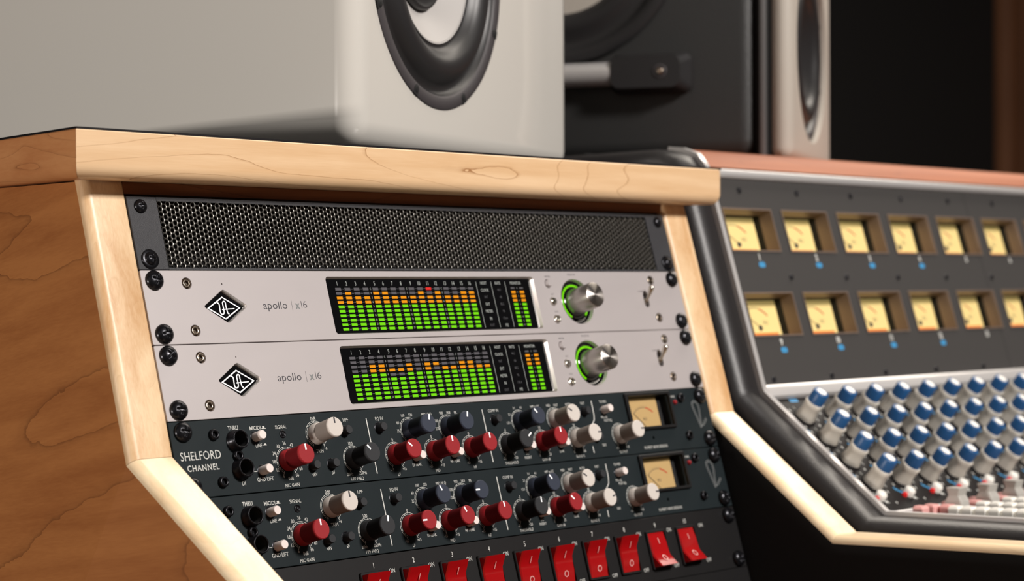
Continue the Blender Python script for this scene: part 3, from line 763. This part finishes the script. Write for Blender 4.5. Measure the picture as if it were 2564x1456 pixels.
    text(s_, 'VU', 414, -19, 2.2, -5.1)
    s_.build('needle', 'print_dark', fc)
    MB().ring(14.8, 15.8, -5.08, 414, -26, 12, 42, 12).build('red_scale', 'vu_red', fc)
    return root
strip(2 * U, 'upper dark green-black channel strip, directly under the two silver units')
strip(3 * U, 'lower dark green-black channel strip, directly above the row of red rocker switches', ALT)

# ------------------------------------------------------------------ switched power unit
pw = rack('power_distributor', 4 * U, 'black power distribution panel with ten red rocker switches, lowest rack unit', 'power panel')
hs = [rr(421.9 - 32.8 * i, -23.0, 19, 24.5, .5, 2) for i in range(10)]
plate('faceplate', rr(241.3, -U / 2, 482.2, U - .5, .5, 2), hs, 2.5, 'black', pw, 0, .25)
chassis(pw); screws(pw)
t = MB()
for i in range(10):
    n = 10 - i; cx = 421.9 - 32.8 * i
    text(t, str(n), cx + 2.6, -6.0, 3.3, .05, 'C', .8); text(t, 'ON', cx + (16.4 if n < 10 else 19), -10.4, 2.7, .05, wd=4.6); text(t, 'OFF', cx + (16.2 if n < 10 else 19.5), -35.4, 2.6, .05, wd=5.4)
    on = n >= 9
    fr_ = MB().loft([z3(rr(cx, -23, 20.8, 27, 1, 3), .02), z3(rr(cx, -23, 20.8, 27, 1, 3), 1.2), z3(rr(cx, -23, 20.2, 26.4, .8, 3), 1.8), z3(rr(cx, -23, 18.6, 24, .5, 3), 1.8), z3(rr(cx, -23, 18.6, 24, .5, 3), -6)], False, True).build('rocker_switch', 'black', pw)
    # rocker: concave profile in YZ; pressed side flush, other side proud
    top, mid, bot = (1.2, 2.6, 8.2) if on else (8.2, 2.6, 1.2)
    prof = [(-11.2, top), (-14.5, top * .62 + mid * .30 + .1), (-18.5, mid * .9 + top * .10), (-23, mid), (-27.5, mid * .9 + bot * .10), (-31.5, bot * .62 + mid * .30 + .1), (-34.8, bot)]
    w = 8.9; loops = []
    for sx, ins in ((-w, 1), (-w + .9, 0), (w - .9, 0), (w, 1)):
        lp = [(cx + sx, prof[0][0] - .05, -5)] + [(cx + sx, y, z - (.9 if ins else 0)) for y, z in prof] + [(cx + sx, prof[-1][0] + .05, -5)]
        loops.append(lp)
    ro = MB().loft(loops, True, True).build('rocker', 'switch_red', fr_); shade_auto(ro, 30)
    q = MB(); zi = prof[1][1] + (.5 if on else 0)
    yi = -17.2; z_i = (prof[1][1] + prof[2][1]) / 2 + .5; z_o = (prof[4][1] + prof[5][1]) / 2 + .45
    slope = (prof[2][1] - prof[1][1]) / (prof[2][0] - prof[1][0]); slope2 = (prof[5][1] - prof[4][1]) / (prof[5][0] - prof[4][0])
    q.add([(cx - .3, yi - 2, z_i - 2 * slope), (cx + .3, yi - 2, z_i - 2 * slope), (cx + .3, yi + 2, z_i + 2 * slope), (cx - .3, yi + 2, z_i + 2 * slope)], [(0, 1, 2, 3)])
    P = []
    for k in range(21):
        a = 2 * pi * k / 20
        for r in (1.5, 2.1): P.append((cx + r * sin(a), -29.3 + r * cos(a), z_o + slope2 * r * cos(a)))
    q.add(P, [(2 * k, 2 * k + 2, 2 * k + 3, 2 * k + 1) for k in range(20)])
    q.build('on_off_marks', 'key_pink', fr_)
t.build('lettering', 'print_white', pw)

# ------------------------------------------------------------------ loudspeakers
def frame_mtx(origin, u, n):
    """local x = u (right along the face), y = up, z = n (out of the face)"""
    u = Vector(u).normalized(); n = Vector(n).normalized(); up = Vector((0, 0, 1))
    o = W(*origin)
    return Matrix(((u.x, up.x, n.x, o.x), (u.y, up.y, n.y, o.y), (u.z, up.z, n.z, o.z), (0, 0, 0, 1)))
def round_box(x0, x1, y0, y1, z0, z1, r, seg=6):
    mb = MB().box(x0, x1, y0, y1, z0, z1); return mb
a71 = radians(71)
ws = D.objects.new('studio_monitor', None); COL.objects.link(ws)
SZ = 78.6
ws.matrix_world = frame_mtx((174.5, 9.8, SZ), (sin(a71), cos(a71), 0), (cos(a71), -sin(a71), 0))
ws['label'] = 'glossy white loudspeaker standing on the maple desk top'; ws['category'] = 'loudspeaker'
WW, WH, WD = 348.0, 470.0, 330.0
# cabinet with a round opening: front plate + shell
wcx, wcy = 116.0, 130.5
tcx, tcy = 190.0, 345.0
cab = MB().box(0, WW, 0, WH, -WD, 0).build('cabinet', 'speaker_white', ws)
bevel(cab, 17, 8)
bo = MB()
def woofer(parent, cx, cy, R, k, front=0.0, name='woofer', cone='cone_white'):
    # k scales the profile of a woofer with outer radius R
    s = R / 98.0
    def pr(P): return [(a * s, b * s + front) for a, b in P]
    rg = MB().lathe(pr([(98.6, -.5), (98.4, 1.2), (97.6, 2.0), (90.0, 2.0), (89.2, 1.2), (88.5, .4)]), cx, cy, 0, 96, False).build(name, 'ring_plastic', parent)
    for q in range(8):
        a = radians(22.5 + 45 * q)
        mt = Matrix.Translation((cx, cy, 0)) @ Matrix.Rotation(a, 4, 'Z')
        MB().lathe([(3.0 * s, 2.2 * s + front), (2.6 * s, 2.6 * s + front), (.4, 2.6 * s + front)], 93.8 * s, 0, 0, 14, False, True, mt).box(93.8 * s, 98.2 * s, -3.0 * s, 3.0 * s, front + 1.0, front + 2.3 * s, mt).build('mounting_notch', 'black_matte', rg)
    MB().lathe(pr([(89, .4), (87, -3), (83, -4.5), (80, -1.0), (76, 3.6), (70, 6.0), (64, 5.0), (59, 1.2), (56.5, -3), (54, -3.5), (51.5, -3.0)]), cx, cy, 0, 96, False).build('surround', 'rubber', rg)
    MB().lathe(pr([(52.5, -2.6), (40, -10), (27, -17)]), cx, cy, 0, 96, False).build('cone', cone, rg)
    MB().lathe(pr([(28.6, -18), (29.0, -12), (28.0, -10.5), (26.2, -10.2), (24.5, -12), (18, -9.0), (10, -7.2), (.1, -6.6)]), cx, cy, 0, 64, False).build('dust_cap', 'rubber', rg)
    return rg
def cut_disc(o, cx, cy, r, depth):
    """bore a round recess in a box-like part (boolean, applied)"""
    c = MB().lathe([(r, -depth), (r, 60)], cx, cy, 0, 96, True)
    n = 96; c.add([(cx + r * cos(2 * pi * i / n), cy + r * sin(2 * pi * i / n), -depth) for i in range(n)], [tuple(reversed(range(n)))])
    t_ = c.build('cutter', 'black_matte', o.parent); weld(t_)
    md = o.modifiers.new('b', 'BOOLEAN'); md.operation = 'DIFFERENCE'; md.object = t_; md.solver = 'EXACT'
    bpy.context.view_layer.update()
    me = D.meshes.new_from_object(o.evaluated_get(bpy.context.evaluated_depsgraph_get()))
    o.modifiers.remove(md); old = o.data; o.data = me; me.name = old.name; D.objects.remove(t_)
cut_disc(cab, wcx, wcy, 98.0, 28)
cut_disc(cab, tcx, tcy, 40.0, 14)
shade_auto(cab, 25)
woofer(ws, wcx, wcy, 98.0, 1, -1.0)
tw = MB().lathe([(40, -.5), (38, -1.5), (24, -7), (15, -9)], tcx, tcy, 0, 64, False).build('tweeter', 'ring_plastic', ws)
MB().lathe([(15, -9), (12, -5), (7, -2.5), (.1, -1.6)], tcx, tcy, 0, 40, False).build('dome', 'black_metal', tw)

a64 = radians(64)
bs = D.objects.new('studio_monitor', None); COL.objects.link(bs)
bs.matrix_world = frame_mtx((726.7, 83.0, 98.2), (sin(a64), cos(a64), 0), (cos(a64), -sin(a64), 0))
bs['label'] = 'large black loudspeaker with a pale grey front, standing on the mixing console'; bs['category'] = 'loudspeaker'
BW, BH, BD = 223.0, 535.0, 430.0
cb = MB().box(3, BW - 3, 2, BH, -BD, -19).build('cabinet', 'tex_black', bs); bevel(cb, 16, 6)
ed = MB().box(0, BW, 1, BH + 2, -17, -11).build('trim_frame', 'alu_dark', bs); bevel(ed, 2, 2)
gs = MB().box(4, BW - 4, 3, BH, -20, -17).box(4, BW - 4, 3, BH, -11, -8).build('gasket', 'black_matte', bs)
bf = MB().box(1, BW - 1, 0, BH + 1, -8, 12).build('baffle', 'baffle', bs); bevel(bf, 10, 5)
cut_disc(bf, 108, 104, 84, 6); shade_auto(bf, 25)
woofer(bs, 108, 104, 82, 1, 6, 'woofer', 'rubber')
# things on the visible flank: local x = back along the flank, use its own sub frame
FL = Matrix(((0, 0, -1, 3 * MM), (0, 1, 0, 0), (-1, 0, 0, -0 * MM), (0, 0, 0, 1)))   # flank x -> -z of cabinet, flank z -> -x
def flank(mb, name, m, parent=bs):
    mb.v = [(3 - z, y, -x) for x, y, z in mb.v]
    mb.f = [tuple(reversed(f)) for f in mb.f]
    return mb.build(name, m, parent)
sx_, sy_ = 196, 199
q = MB().lathe([(112, 0), (112, 4), (108, 6), (100, 6), (98, 2), (90, 1), (84, 6), (76, 9), (70, 5), (66, 0)], sx_, sy_, 0, 96, False)
sw = flank(q, 'side_woofer', 'rubber')
flank(MB().lathe([(66, 0), (40, -6 + 6.5), (20, .4), (.1, .4)], sx_, sy_, 0, 64, False), 'cone', 'baffle', sw)
hd = MB()
blk = MB().loft([z3(rr(111, 77, 70, 34, 6, 4), 0), z3(rr(111, 77, 70, 34, 6, 4), 10), z3(rr(113, 77, 62, 28, 8, 4), 24)], False, True)
hb = flank(blk, 'handle', 'rubber')
flank(MB().loft([z3(rr(111, 77, 70, 34, 6, 4), 0), z3(rr(111, 77, 70, 34, 6, 4), 10), z3(rr(113, 77, 62, 28, 8, 4), 24)], False, True, mtx=Matrix.Translation((270, 0, 0))), 'handle_socket', 'rubber', hb)
bar = MB(); n = 24
bar.loft([[(x, 77 + 10.5 * cos(2 * pi * i / n), 13 + 10.5 * sin(2 * pi * i / n)) for i in range(n)] for x in (140, 352)], smooth=True)
flank(bar, 'handle_bar', 'alu', hb)
flank(MB().lathe([(3.2, 24), (2.8, 25), (1.2, 25), (1.0, 24.4)], 100, 77, 0, 16), 'screw', 'steel', hb)
flank(MB().lathe([(6.4, 22), (6.0, 24.8), (4.4, 24.3)], 100, 77, 0, 20, False), 'screw_rim', 'ring_plastic', hb)

# ------------------------------------------------------------------ mixing console
CX = 532.0
con = empty('mixing_console', (CX, 100, -Z0), 'large mixing console with cream level meters and blue-capped knobs, right of the desk', 'mixing console')
cz = (-CX, -100, Z0)
def cpart(mb, name, m, parent=None, kind=None): return mb.build(name, m, parent or con, cz if not parent else None, None, kind)
th = radians(17.5); ph = radians(52.5)
ts, tcn = sin(th), cos(th); ps, pc = sin(ph), cos(ph)
Y0c = 10.0
def mp_(v, n=0): return (Y0c - v * ts - n * tcn, -v * tcn + n * ts)       # meter plane: (y, z)
FOLD = (-20.3, -94.0)
def dp_(w, n=0): return (FOLD[0] - w * ps - n * pc, FOLD[1] - w * pc + n * ps)
D_END = dp_(139)
FZ = D_END[1]
def fp_(s, n=0): return (D_END[0] - s, FZ + s * .03 + n)                   # fader surface
XR = 1210.0
prof = [(430, 93), (70, 96.0), (56, 94.5), (43, 90), (36, 82), mp_(-84), mp_(93), FOLD, D_END, fp_(330)]
body = [(430, 90), (66, 92.0), (40, 84)] + [mp_(-80, -30), mp_(93, -30), dp_(5, -30), dp_(141, -30), fp_(328, -30), (fp_(328)[0], -Z0 + 2), (430, -Z0 + 2)]
A = [(CX + 6, y, z) for y, z in body]; B = [(XR + 26, y, z) for y, z in body]
o = cpart(MB().loft([A, B], True, True), 'body', 'black_matte')
bm = bmesh.new(); bm.from_mesh(o.data); bmesh.ops.triangulate(bm, faces=[f for f in bm.faces if len(f.verts) > 4]); bmesh.ops.recalc_face_normals(bm, faces=bm.faces); bm.to_mesh(o.data); bm.free()
# padded cheeks: sweep of a rounded cross-section (x, depth) along prof
def path_sweep(P, sec, flip=False):
    N = []
    for i in range(len(P)):
        a = Vector(P[max(0, i - 1)]); b = Vector(P[min(len(P) - 1, i + 1)]); p = Vector(P[i])
        d1 = (p - a).normalized() if i > 0 else (b - p).normalized(); d2 = (b - p).normalized() if i < len(P) - 1 else d1
        n1 = Vector((-d1.y, d1.x)); n2 = Vector((-d2.y, d2.x))
        if i == 0: n1 = n2
        m = (n1 + n2).normalized(); N.append(m / max(.5, m.dot(n1)))
    return [[(x, P[i][0] + N[i].x * q, P[i][1] + N[i].y * q) for x, q in sec] for i in range(len(P))]
def pad(x0, w, mirror=False):
    r = 14; sec = [(w, 40), (w, 0.0), (w * .55, -1.2)]
    for i in range(1, 8):
        a = radians(90 * i / 7); sec.append((r - r * sin(a) if False else r * (1 - sin(a)), r * (1 - cos(a)) - 1.0))
    sec.append((0, 40))
    if mirror: sec = [(w - x, q) for x, q in sec]
    sec = [(x0 + x, q) for x, q in sec]
    o = cpart(MB().loft(path_sweep(prof, sec), True, True), 'cheek', 'leather'); shade_auto(o, 60); return o
pad(CX, 28); pad(XR, 28, True)
def bead(x0, w):
    sec = [(x0, -4), (x0, 1.2), (x0 + 1.2, 2.6), (x0 + w - 1.2, 2.6), (x0 + w, 1.2), (x0 + w, -4)]
    o = cpart(MB().loft(path_sweep(prof[1:], sec), True, True), 'trim_bead', 'alu'); shade_auto(o, 40)
bead(CX + 27.4, 5.0); bead(XR - 4.4, 5.0)
XL = CX + 32.2; XE = XR - 4.2
# meter bridge plate with its openings, local frame on the plane
MROT = (pi / 2 - th, 0, 0)
def on_meter(name, me_or_mb, m=None, parent=None, x=0, v=0, n=0, kind=None):
    pass

op = [(570.6 + 78.3 * i, r) for r in (0, 1) for i in range(8)]
OPV = {0: (53.0, 17.0), 1: (-16.8, -53.3)}     # y range (up positive) in the plane frame
holes = []
for x, r in op:
    y1, y0 = OPV[r]; holes.append([(x, y0), (x + 65, y0), (x + 65, y1), (x, y1)])
my, mz = mp_(0)
mpl = plate('meter_bridge', [(XL, -93), (XE, -93), (XE, 78), (XL, 78)], holes, 3, 'console_face', con, 0, .2)
mpl.location = (Vector((0, my, mz)) + Vector(cz)) * MM; mpl.rotation_euler = MROT
def q_mesh(name, mb, m, smooth=False):
    me = D.meshes.new(name); me.from_pydata([(x * MM, y * MM, z * MM) for x, y, z in mb.v], [], mb.f); me.polygons.foreach_set('use_smooth', mb.sm)
    me.materials.append(M[m]); return me
w_, h_ = 65, 36.3
ME_liner = q_mesh('level_meter', MB().loft([z3([(1.2, -1.2), (w_ - 1.2, -1.2), (w_ - 1.2, -h_ + 1.2), (1.2, -h_ + 1.2)], .7), z3([(0, 0), (w_, 0), (w_, -h_), (0, -h_)], .7), z3([(0, 0), (w_, 0), (w_, -h_), (0, -h_)], .1)]).loft([z3([(1.2, -1.2), (w_ - 1.2, -1.2), (w_ - 1.2, -h_ + 1.2), (1.2, -h_ + 1.2)], .7), z3([(1.6, -1.6), (w_ - 1.6, -1.6), (w_ - 1.6, -h_ + 1.6), (1.6, -h_ + 1.6)], -11.5)]), 'liner')
ME_dark = q_mesh('meter_case', MB().loft([z3([(1.6, -1.6), (w_ - 1.6, -1.6), (w_ - 1.6, -h_ + 1.6), (1.6, -h_ + 1.6)], -11.5), z3([(1.6, -1.6), (w_ - 1.6, -1.6), (w_ - 1.6, -h_ + 1.6), (1.6, -h_ + 1.6)], -19)], False, True), 'black_matte')
ME_face = q_mesh('dial', MB().box(2, w_ - 2.2, -h_ + 1.8, -1.8, -18.9, -17.5), 'vu_face')
ME_bulb = q_mesh('dial_lamp', MB().box(5, w_ - 8, -h_ + 6.0, -h_ + 7.6, -17.5, -16.4), 'vu_lamp')
mk = MB(); mk.ring(22, 22.35, -17.4, 33, -30, -48, 14, 20)
for k in range(12):
    a = radians(-48 + k * 5.6); mk.stroke([(33 + 22 * sin(a), -30 + 22 * cos(a)), (33 + 23.6 * sin(a), -30 + 23.6 * cos(a))], .3, -17.4)
mk.stroke([(36, -24), (16.5, -10.5)], .5, -17.0); mk.lathe([(2.4, .0), (2.0, .7)], 36, -24.5, -17.4, 14)
text(mk, 'VU', 44, -20, 3.4, -17.4)
ME_mark = q_mesh('needle', mk, 'print_dark')
ME_redm = q_mesh('red_scale', MB().ring(21.6, 22.9, -17.38, 33, -30, 16, 46, 12), 'vu_red')
def plane_obj(name, me, x, y, zoff=0, parent=None):
    o = link(name, me, parent or mpl, (x, y, zoff)); return o
for x, r in op:
    l = plane_obj('level_meter', ME_liner, x, OPV[r][0])
    for nm, me in (('meter_case', ME_dark), ('dial', ME_face), ('dial_lamp', ME_bulb), ('needle', ME_mark), ('red_scale', ME_redm)):
        if nm == 'dial': dl = link(nm, me, l)
        else: link(nm, me, l)
t = MB(); tb = MB()
for i, (x, r) in enumerate(op):
    yb = OPV[r][1]; c = i % 8
    text(t, str(c + 1 + 8 * r), x + 34, yb - 4.4, 5.0, .05, 'C', .8, .05)
    if c < 4:
        MB().add(z3(rr(x + 35, yb - 11.0, 8.5, 4.6, 2.2, 4), .05), [tuple(range(20))]).build('number_patch', 'ink_blue', mpl)
t.build('lettering', 'print_white', mpl)
ME_ps = lathe_mesh('panel_screw', [(2.6, 0), (2.4, .7), (1.5, 1.1), (1.0, .6)], 'black_metal', 16)
for i in range(8):
    for yy in (-4.5, -87.5, 68.0): link('panel_screw', ME_ps, mpl, (600 + 78.3 * i + (40 if yy == -4.5 else 0 if yy > 0 else -18), yy, .05))
# seams between bridge segments
MB().box(943, 943.5, -93, 78, .02, .1).build('seam', 'black_matte', mpl)
# silver bars
def bar_x(P, name, m, x0=XL, x1=XE, bv=.8):
    o = cpart(MB().loft([[(x0, y, z) for y, z in P], [(x1, y, z) for y, z in P]], True, True), name, m); bevel(o, bv, 2); return o
bar_x([mp_(-85.5, -2), mp_(-85.5, 1.5), mp_(-84, 3.6), mp_(-80.5, 4.2), mp_(-78, 2.6), mp_(-77.2, -2)], 'upper_bar', 'alu')
bar_x([mp_(92.0, -2), mp_(92.0, 2.5), mp_(94.5, 4.4), dp_(1.5, 4.6), dp_(6.6, 3.8), dp_(7.2, -2)], 'middle_bar', 'alu')
bar_x([dp_(137.5, -2), dp_(137.5, 3.0), fp_(3.0, 3.0), fp_(4.5, -2)], 'lower_bar', 'alu')
cap_P = [mp_(-85.6, -3), mp_(-85.6, 3.5), (38.5, 88.5), (46, 95.0), (58, 97.6), (150, 98.0), (150, 90), (60, 88)]
o = cpart(MB().loft([[(XL - 1, y, z) for y, z in cap_P], [(XE + 1, y, z) for y, z in cap_P]], True, True), 'wood_cap', 'cherry'); shade_auto(o, 40)
bar_x([(150, 91), (150, 98.1), (430, 98.1), (430, 91)], 'top_cover', 'black', CX + 20, XR + 8)
# deck and fader surfaces
o = cpart(MB().loft([[(x, *dp_(3, 0)), (x, *dp_(138, 0)), (x, *dp_(138, -3)), (x, *dp_(3, -3))] for x in (XL, XE)], True, True), 'knob_deck', 'deck_black')
o = cpart(MB().loft([[(x, *fp_(4, 0)), (x, *fp_(326, 0)), (x, *fp_(326, -3)), (x, *fp_(4, -3))] for x in (XL, XE)], True, True), 'fader_deck', 'deck_black')
# fluted grey knobs with blue caps
def sq_loop(R, k, z, n=32):
    P = []
    for i in range(n):
        a = 2 * pi * i / n; q = R * (1 + k * abs(cos(2 * a)) ** 1.5 - k * .5)
        P.append((q * cos(a), q * sin(a), z))
    return P
kb = MB().loft([sq_loop(7.9, .16, 0), sq_loop(7.8, .16, 2.5), sq_loop(6.9, .12, 7), sq_loop(7.0, .14, 12), sq_loop(7.6, .16, 15.6), sq_loop(7.0, .14, 16.2)], False, True, smooth=True)
ME_kb = q_mesh('rotary_knob', kb, 'api_grey')
ME_sk = lathe_mesh('knob_skirt', [(9.4, 0), (9.2, .9), (8.2, 1.2)], 'deck_black', 28)
ME_kc = lathe_mesh('knob_cap', [(6.5, 16.1), (6.3, 25.2), (5.8, 26.0), (4.2, 26.0), (.1, 26.0)], 'api_blue', 32, False)
q = MB().loft([[(3.9 * cos(2 * pi * i / 24), 3.9 * sin(2 * pi * i / 24), z) for i in range(24)] for z in (25.9, 26.35)], False, True, smooth=True)
ME_ki = q_mesh('cap_highlight', q, 'key_white')  # white disc painting the overhead lamp's reflection on each blue cap
DROT = (pi / 2 - ph, 0, 0)
def on_deck(name, me, x, w, n=0, rz=0.0, parent=None):
    y, z = dp_(w, n)
    o = link(name, me, con, (x - CX, y - 100, z + Z0)); o.rotation_euler = (DROT[0], 0, 0) if not rz else (Matrix.Rotation(DROT[0], 3, 'X') @ Matrix.Rotation(rz, 3, 'Z')).to_euler()
    return o
rw = [30.0, 55.6, 81.0, 106.3]
for r in range(4):
    for c in range(16):
        k = on_deck('rotary_knob', ME_kb, 583.2 + 38.4 * c, rw[r], .1, random.choice((0, .35, -.5, .9, .2)))
        link('knob_cap', ME_kc, k); 
        if r < 4: link('cap_highlight', ME_ki, k)
        link('knob_skirt', ME_sk, k)
ME_wb = lathe_mesh('push_button', [(4.4, 0), (4.3, 4.2), (3.4, 5.4), (1.5, 6.0)], 'key_white', 20)
ME_rl = lathe_mesh('peak_lamp', [(2.2, 0), (2.1, 1.8), (1.2, 2.8)], 'red_lens', 14)
for c in range(16):
    on_deck('push_button', ME_wb, 575.4 + 38.4 * c, 120.6, 0)
    on_deck('peak_lamp', ME_rl, 569.2 + 38.4 * c, 121.8, 0)
# silk-screened numerals and legends on the deck, real text around every knob
dm = MB(); db = MB()
for c in range(16):
    x = 583.2 + 38.4 * c
    for r in range(4):
        for k in range(9):
            a = radians(-140 + 35 * k); text(dm, str((k * 3) % 10), x + 14.2 * sin(a), -rw[r] + 14.2 * cos(a) * .86, 2.5, .08, 'C', .9, .05)
        for k in range(5):
            text(db, str(k + 2), x - 17.2 + 1.6 * k, -rw[r] - 7.4 - 1.7 * k, 2.9, .08, 'C', .9, .07)
    text(dm, 'PK', x - 3.5, -125.6, 2.6, .08, 'C', 1, .04); text(dm, 'o', x + 7, -127.0, 2.6, .08, 'C', 1, .04)
    db.add(z3(rr(x + 8.5, -9.6, 10.5, 3.4, 1.2, 3), .08), [tuple(range(16))])
db.add(z3(rr(567.5, -10.5, 4.2, 5.2, 1.4, 3), .08), [tuple(range(16))])
for mb_, m_, nm_ in ((dm, 'print_white', 'lettering'), (db, 'ink_blue', 'lettering')):
    o = mb_.build(nm_, m_, con, (0 - CX, FOLD[0] - 100, FOLD[1] + Z0)); o.rotation_euler = DROT
# fader deck: caps and keys
fc = MB().loft([z3(rr(0, 0, 11.5, 16, 1.5, 2), 2), z3(rr(0, 0, 12, 14, 1.5, 2), 7), z3(rr(0, 0, 11, 9, 1, 2), 11), z3(rr(0, 0, 12, 12, 1, 2), 16.5)], True, True)
ME_fc = q_mesh('fader_cap', fc, 'fader_grey')
ME_fl = q_mesh('fader_line', MB().box(-5.3, 5.3, -.4, .4, 16, 16.2), 'print_dark')
kk_ = MB().loft([z3(rr(0, 0, 9.4, 9.0, 1, 2), 0), z3(rr(0, 0, 9.4, 9.0, 1, 2), 5.0), z3(rr(0, 0, 7.6, 7.2, 1, 2), 6.6)], False, True)
ME_k = q_mesh('push_key', kk_, 'key_white'); ME_kp = q_mesh('push_key', kk_, 'key_pink')
ME_slot = q_mesh('fader_slot', MB().box(-1.3, 1.3, -60, 60, 0, .15), 'black_gloss')
for c in range(16):
    x = 596 + 38.4 * c
    def pf_(nm, me, xx, s, n=0):
        y, z = fp_(s, n); o = link(nm, me, con, (xx - CX, y - 100, z + Z0)); return o
    f_ = pf_('fader', ME_slot, x + 17, 80, .1)
    cpf = link('fader_cap', ME_fc, f_, (0, 52 - (3 if c % 3 else 0), 0)); link('fader_line', ME_fl, cpf)
    pf_('push_key', ME_kp, x - 13, 16); pf_('push_key', ME_k if c % 2 else ME_kp, x + 1.5, 16)
    for k in range(9): pf_('push_key', ME_k, x - 1.0, 38 + 11.0 * k)
    for k in range(2): pf_('push_key', ME_kp if k == 0 else ME_k, x + 6, 27 + 0 * k) if k == 0 else None
bpy.context.view_layer.update()
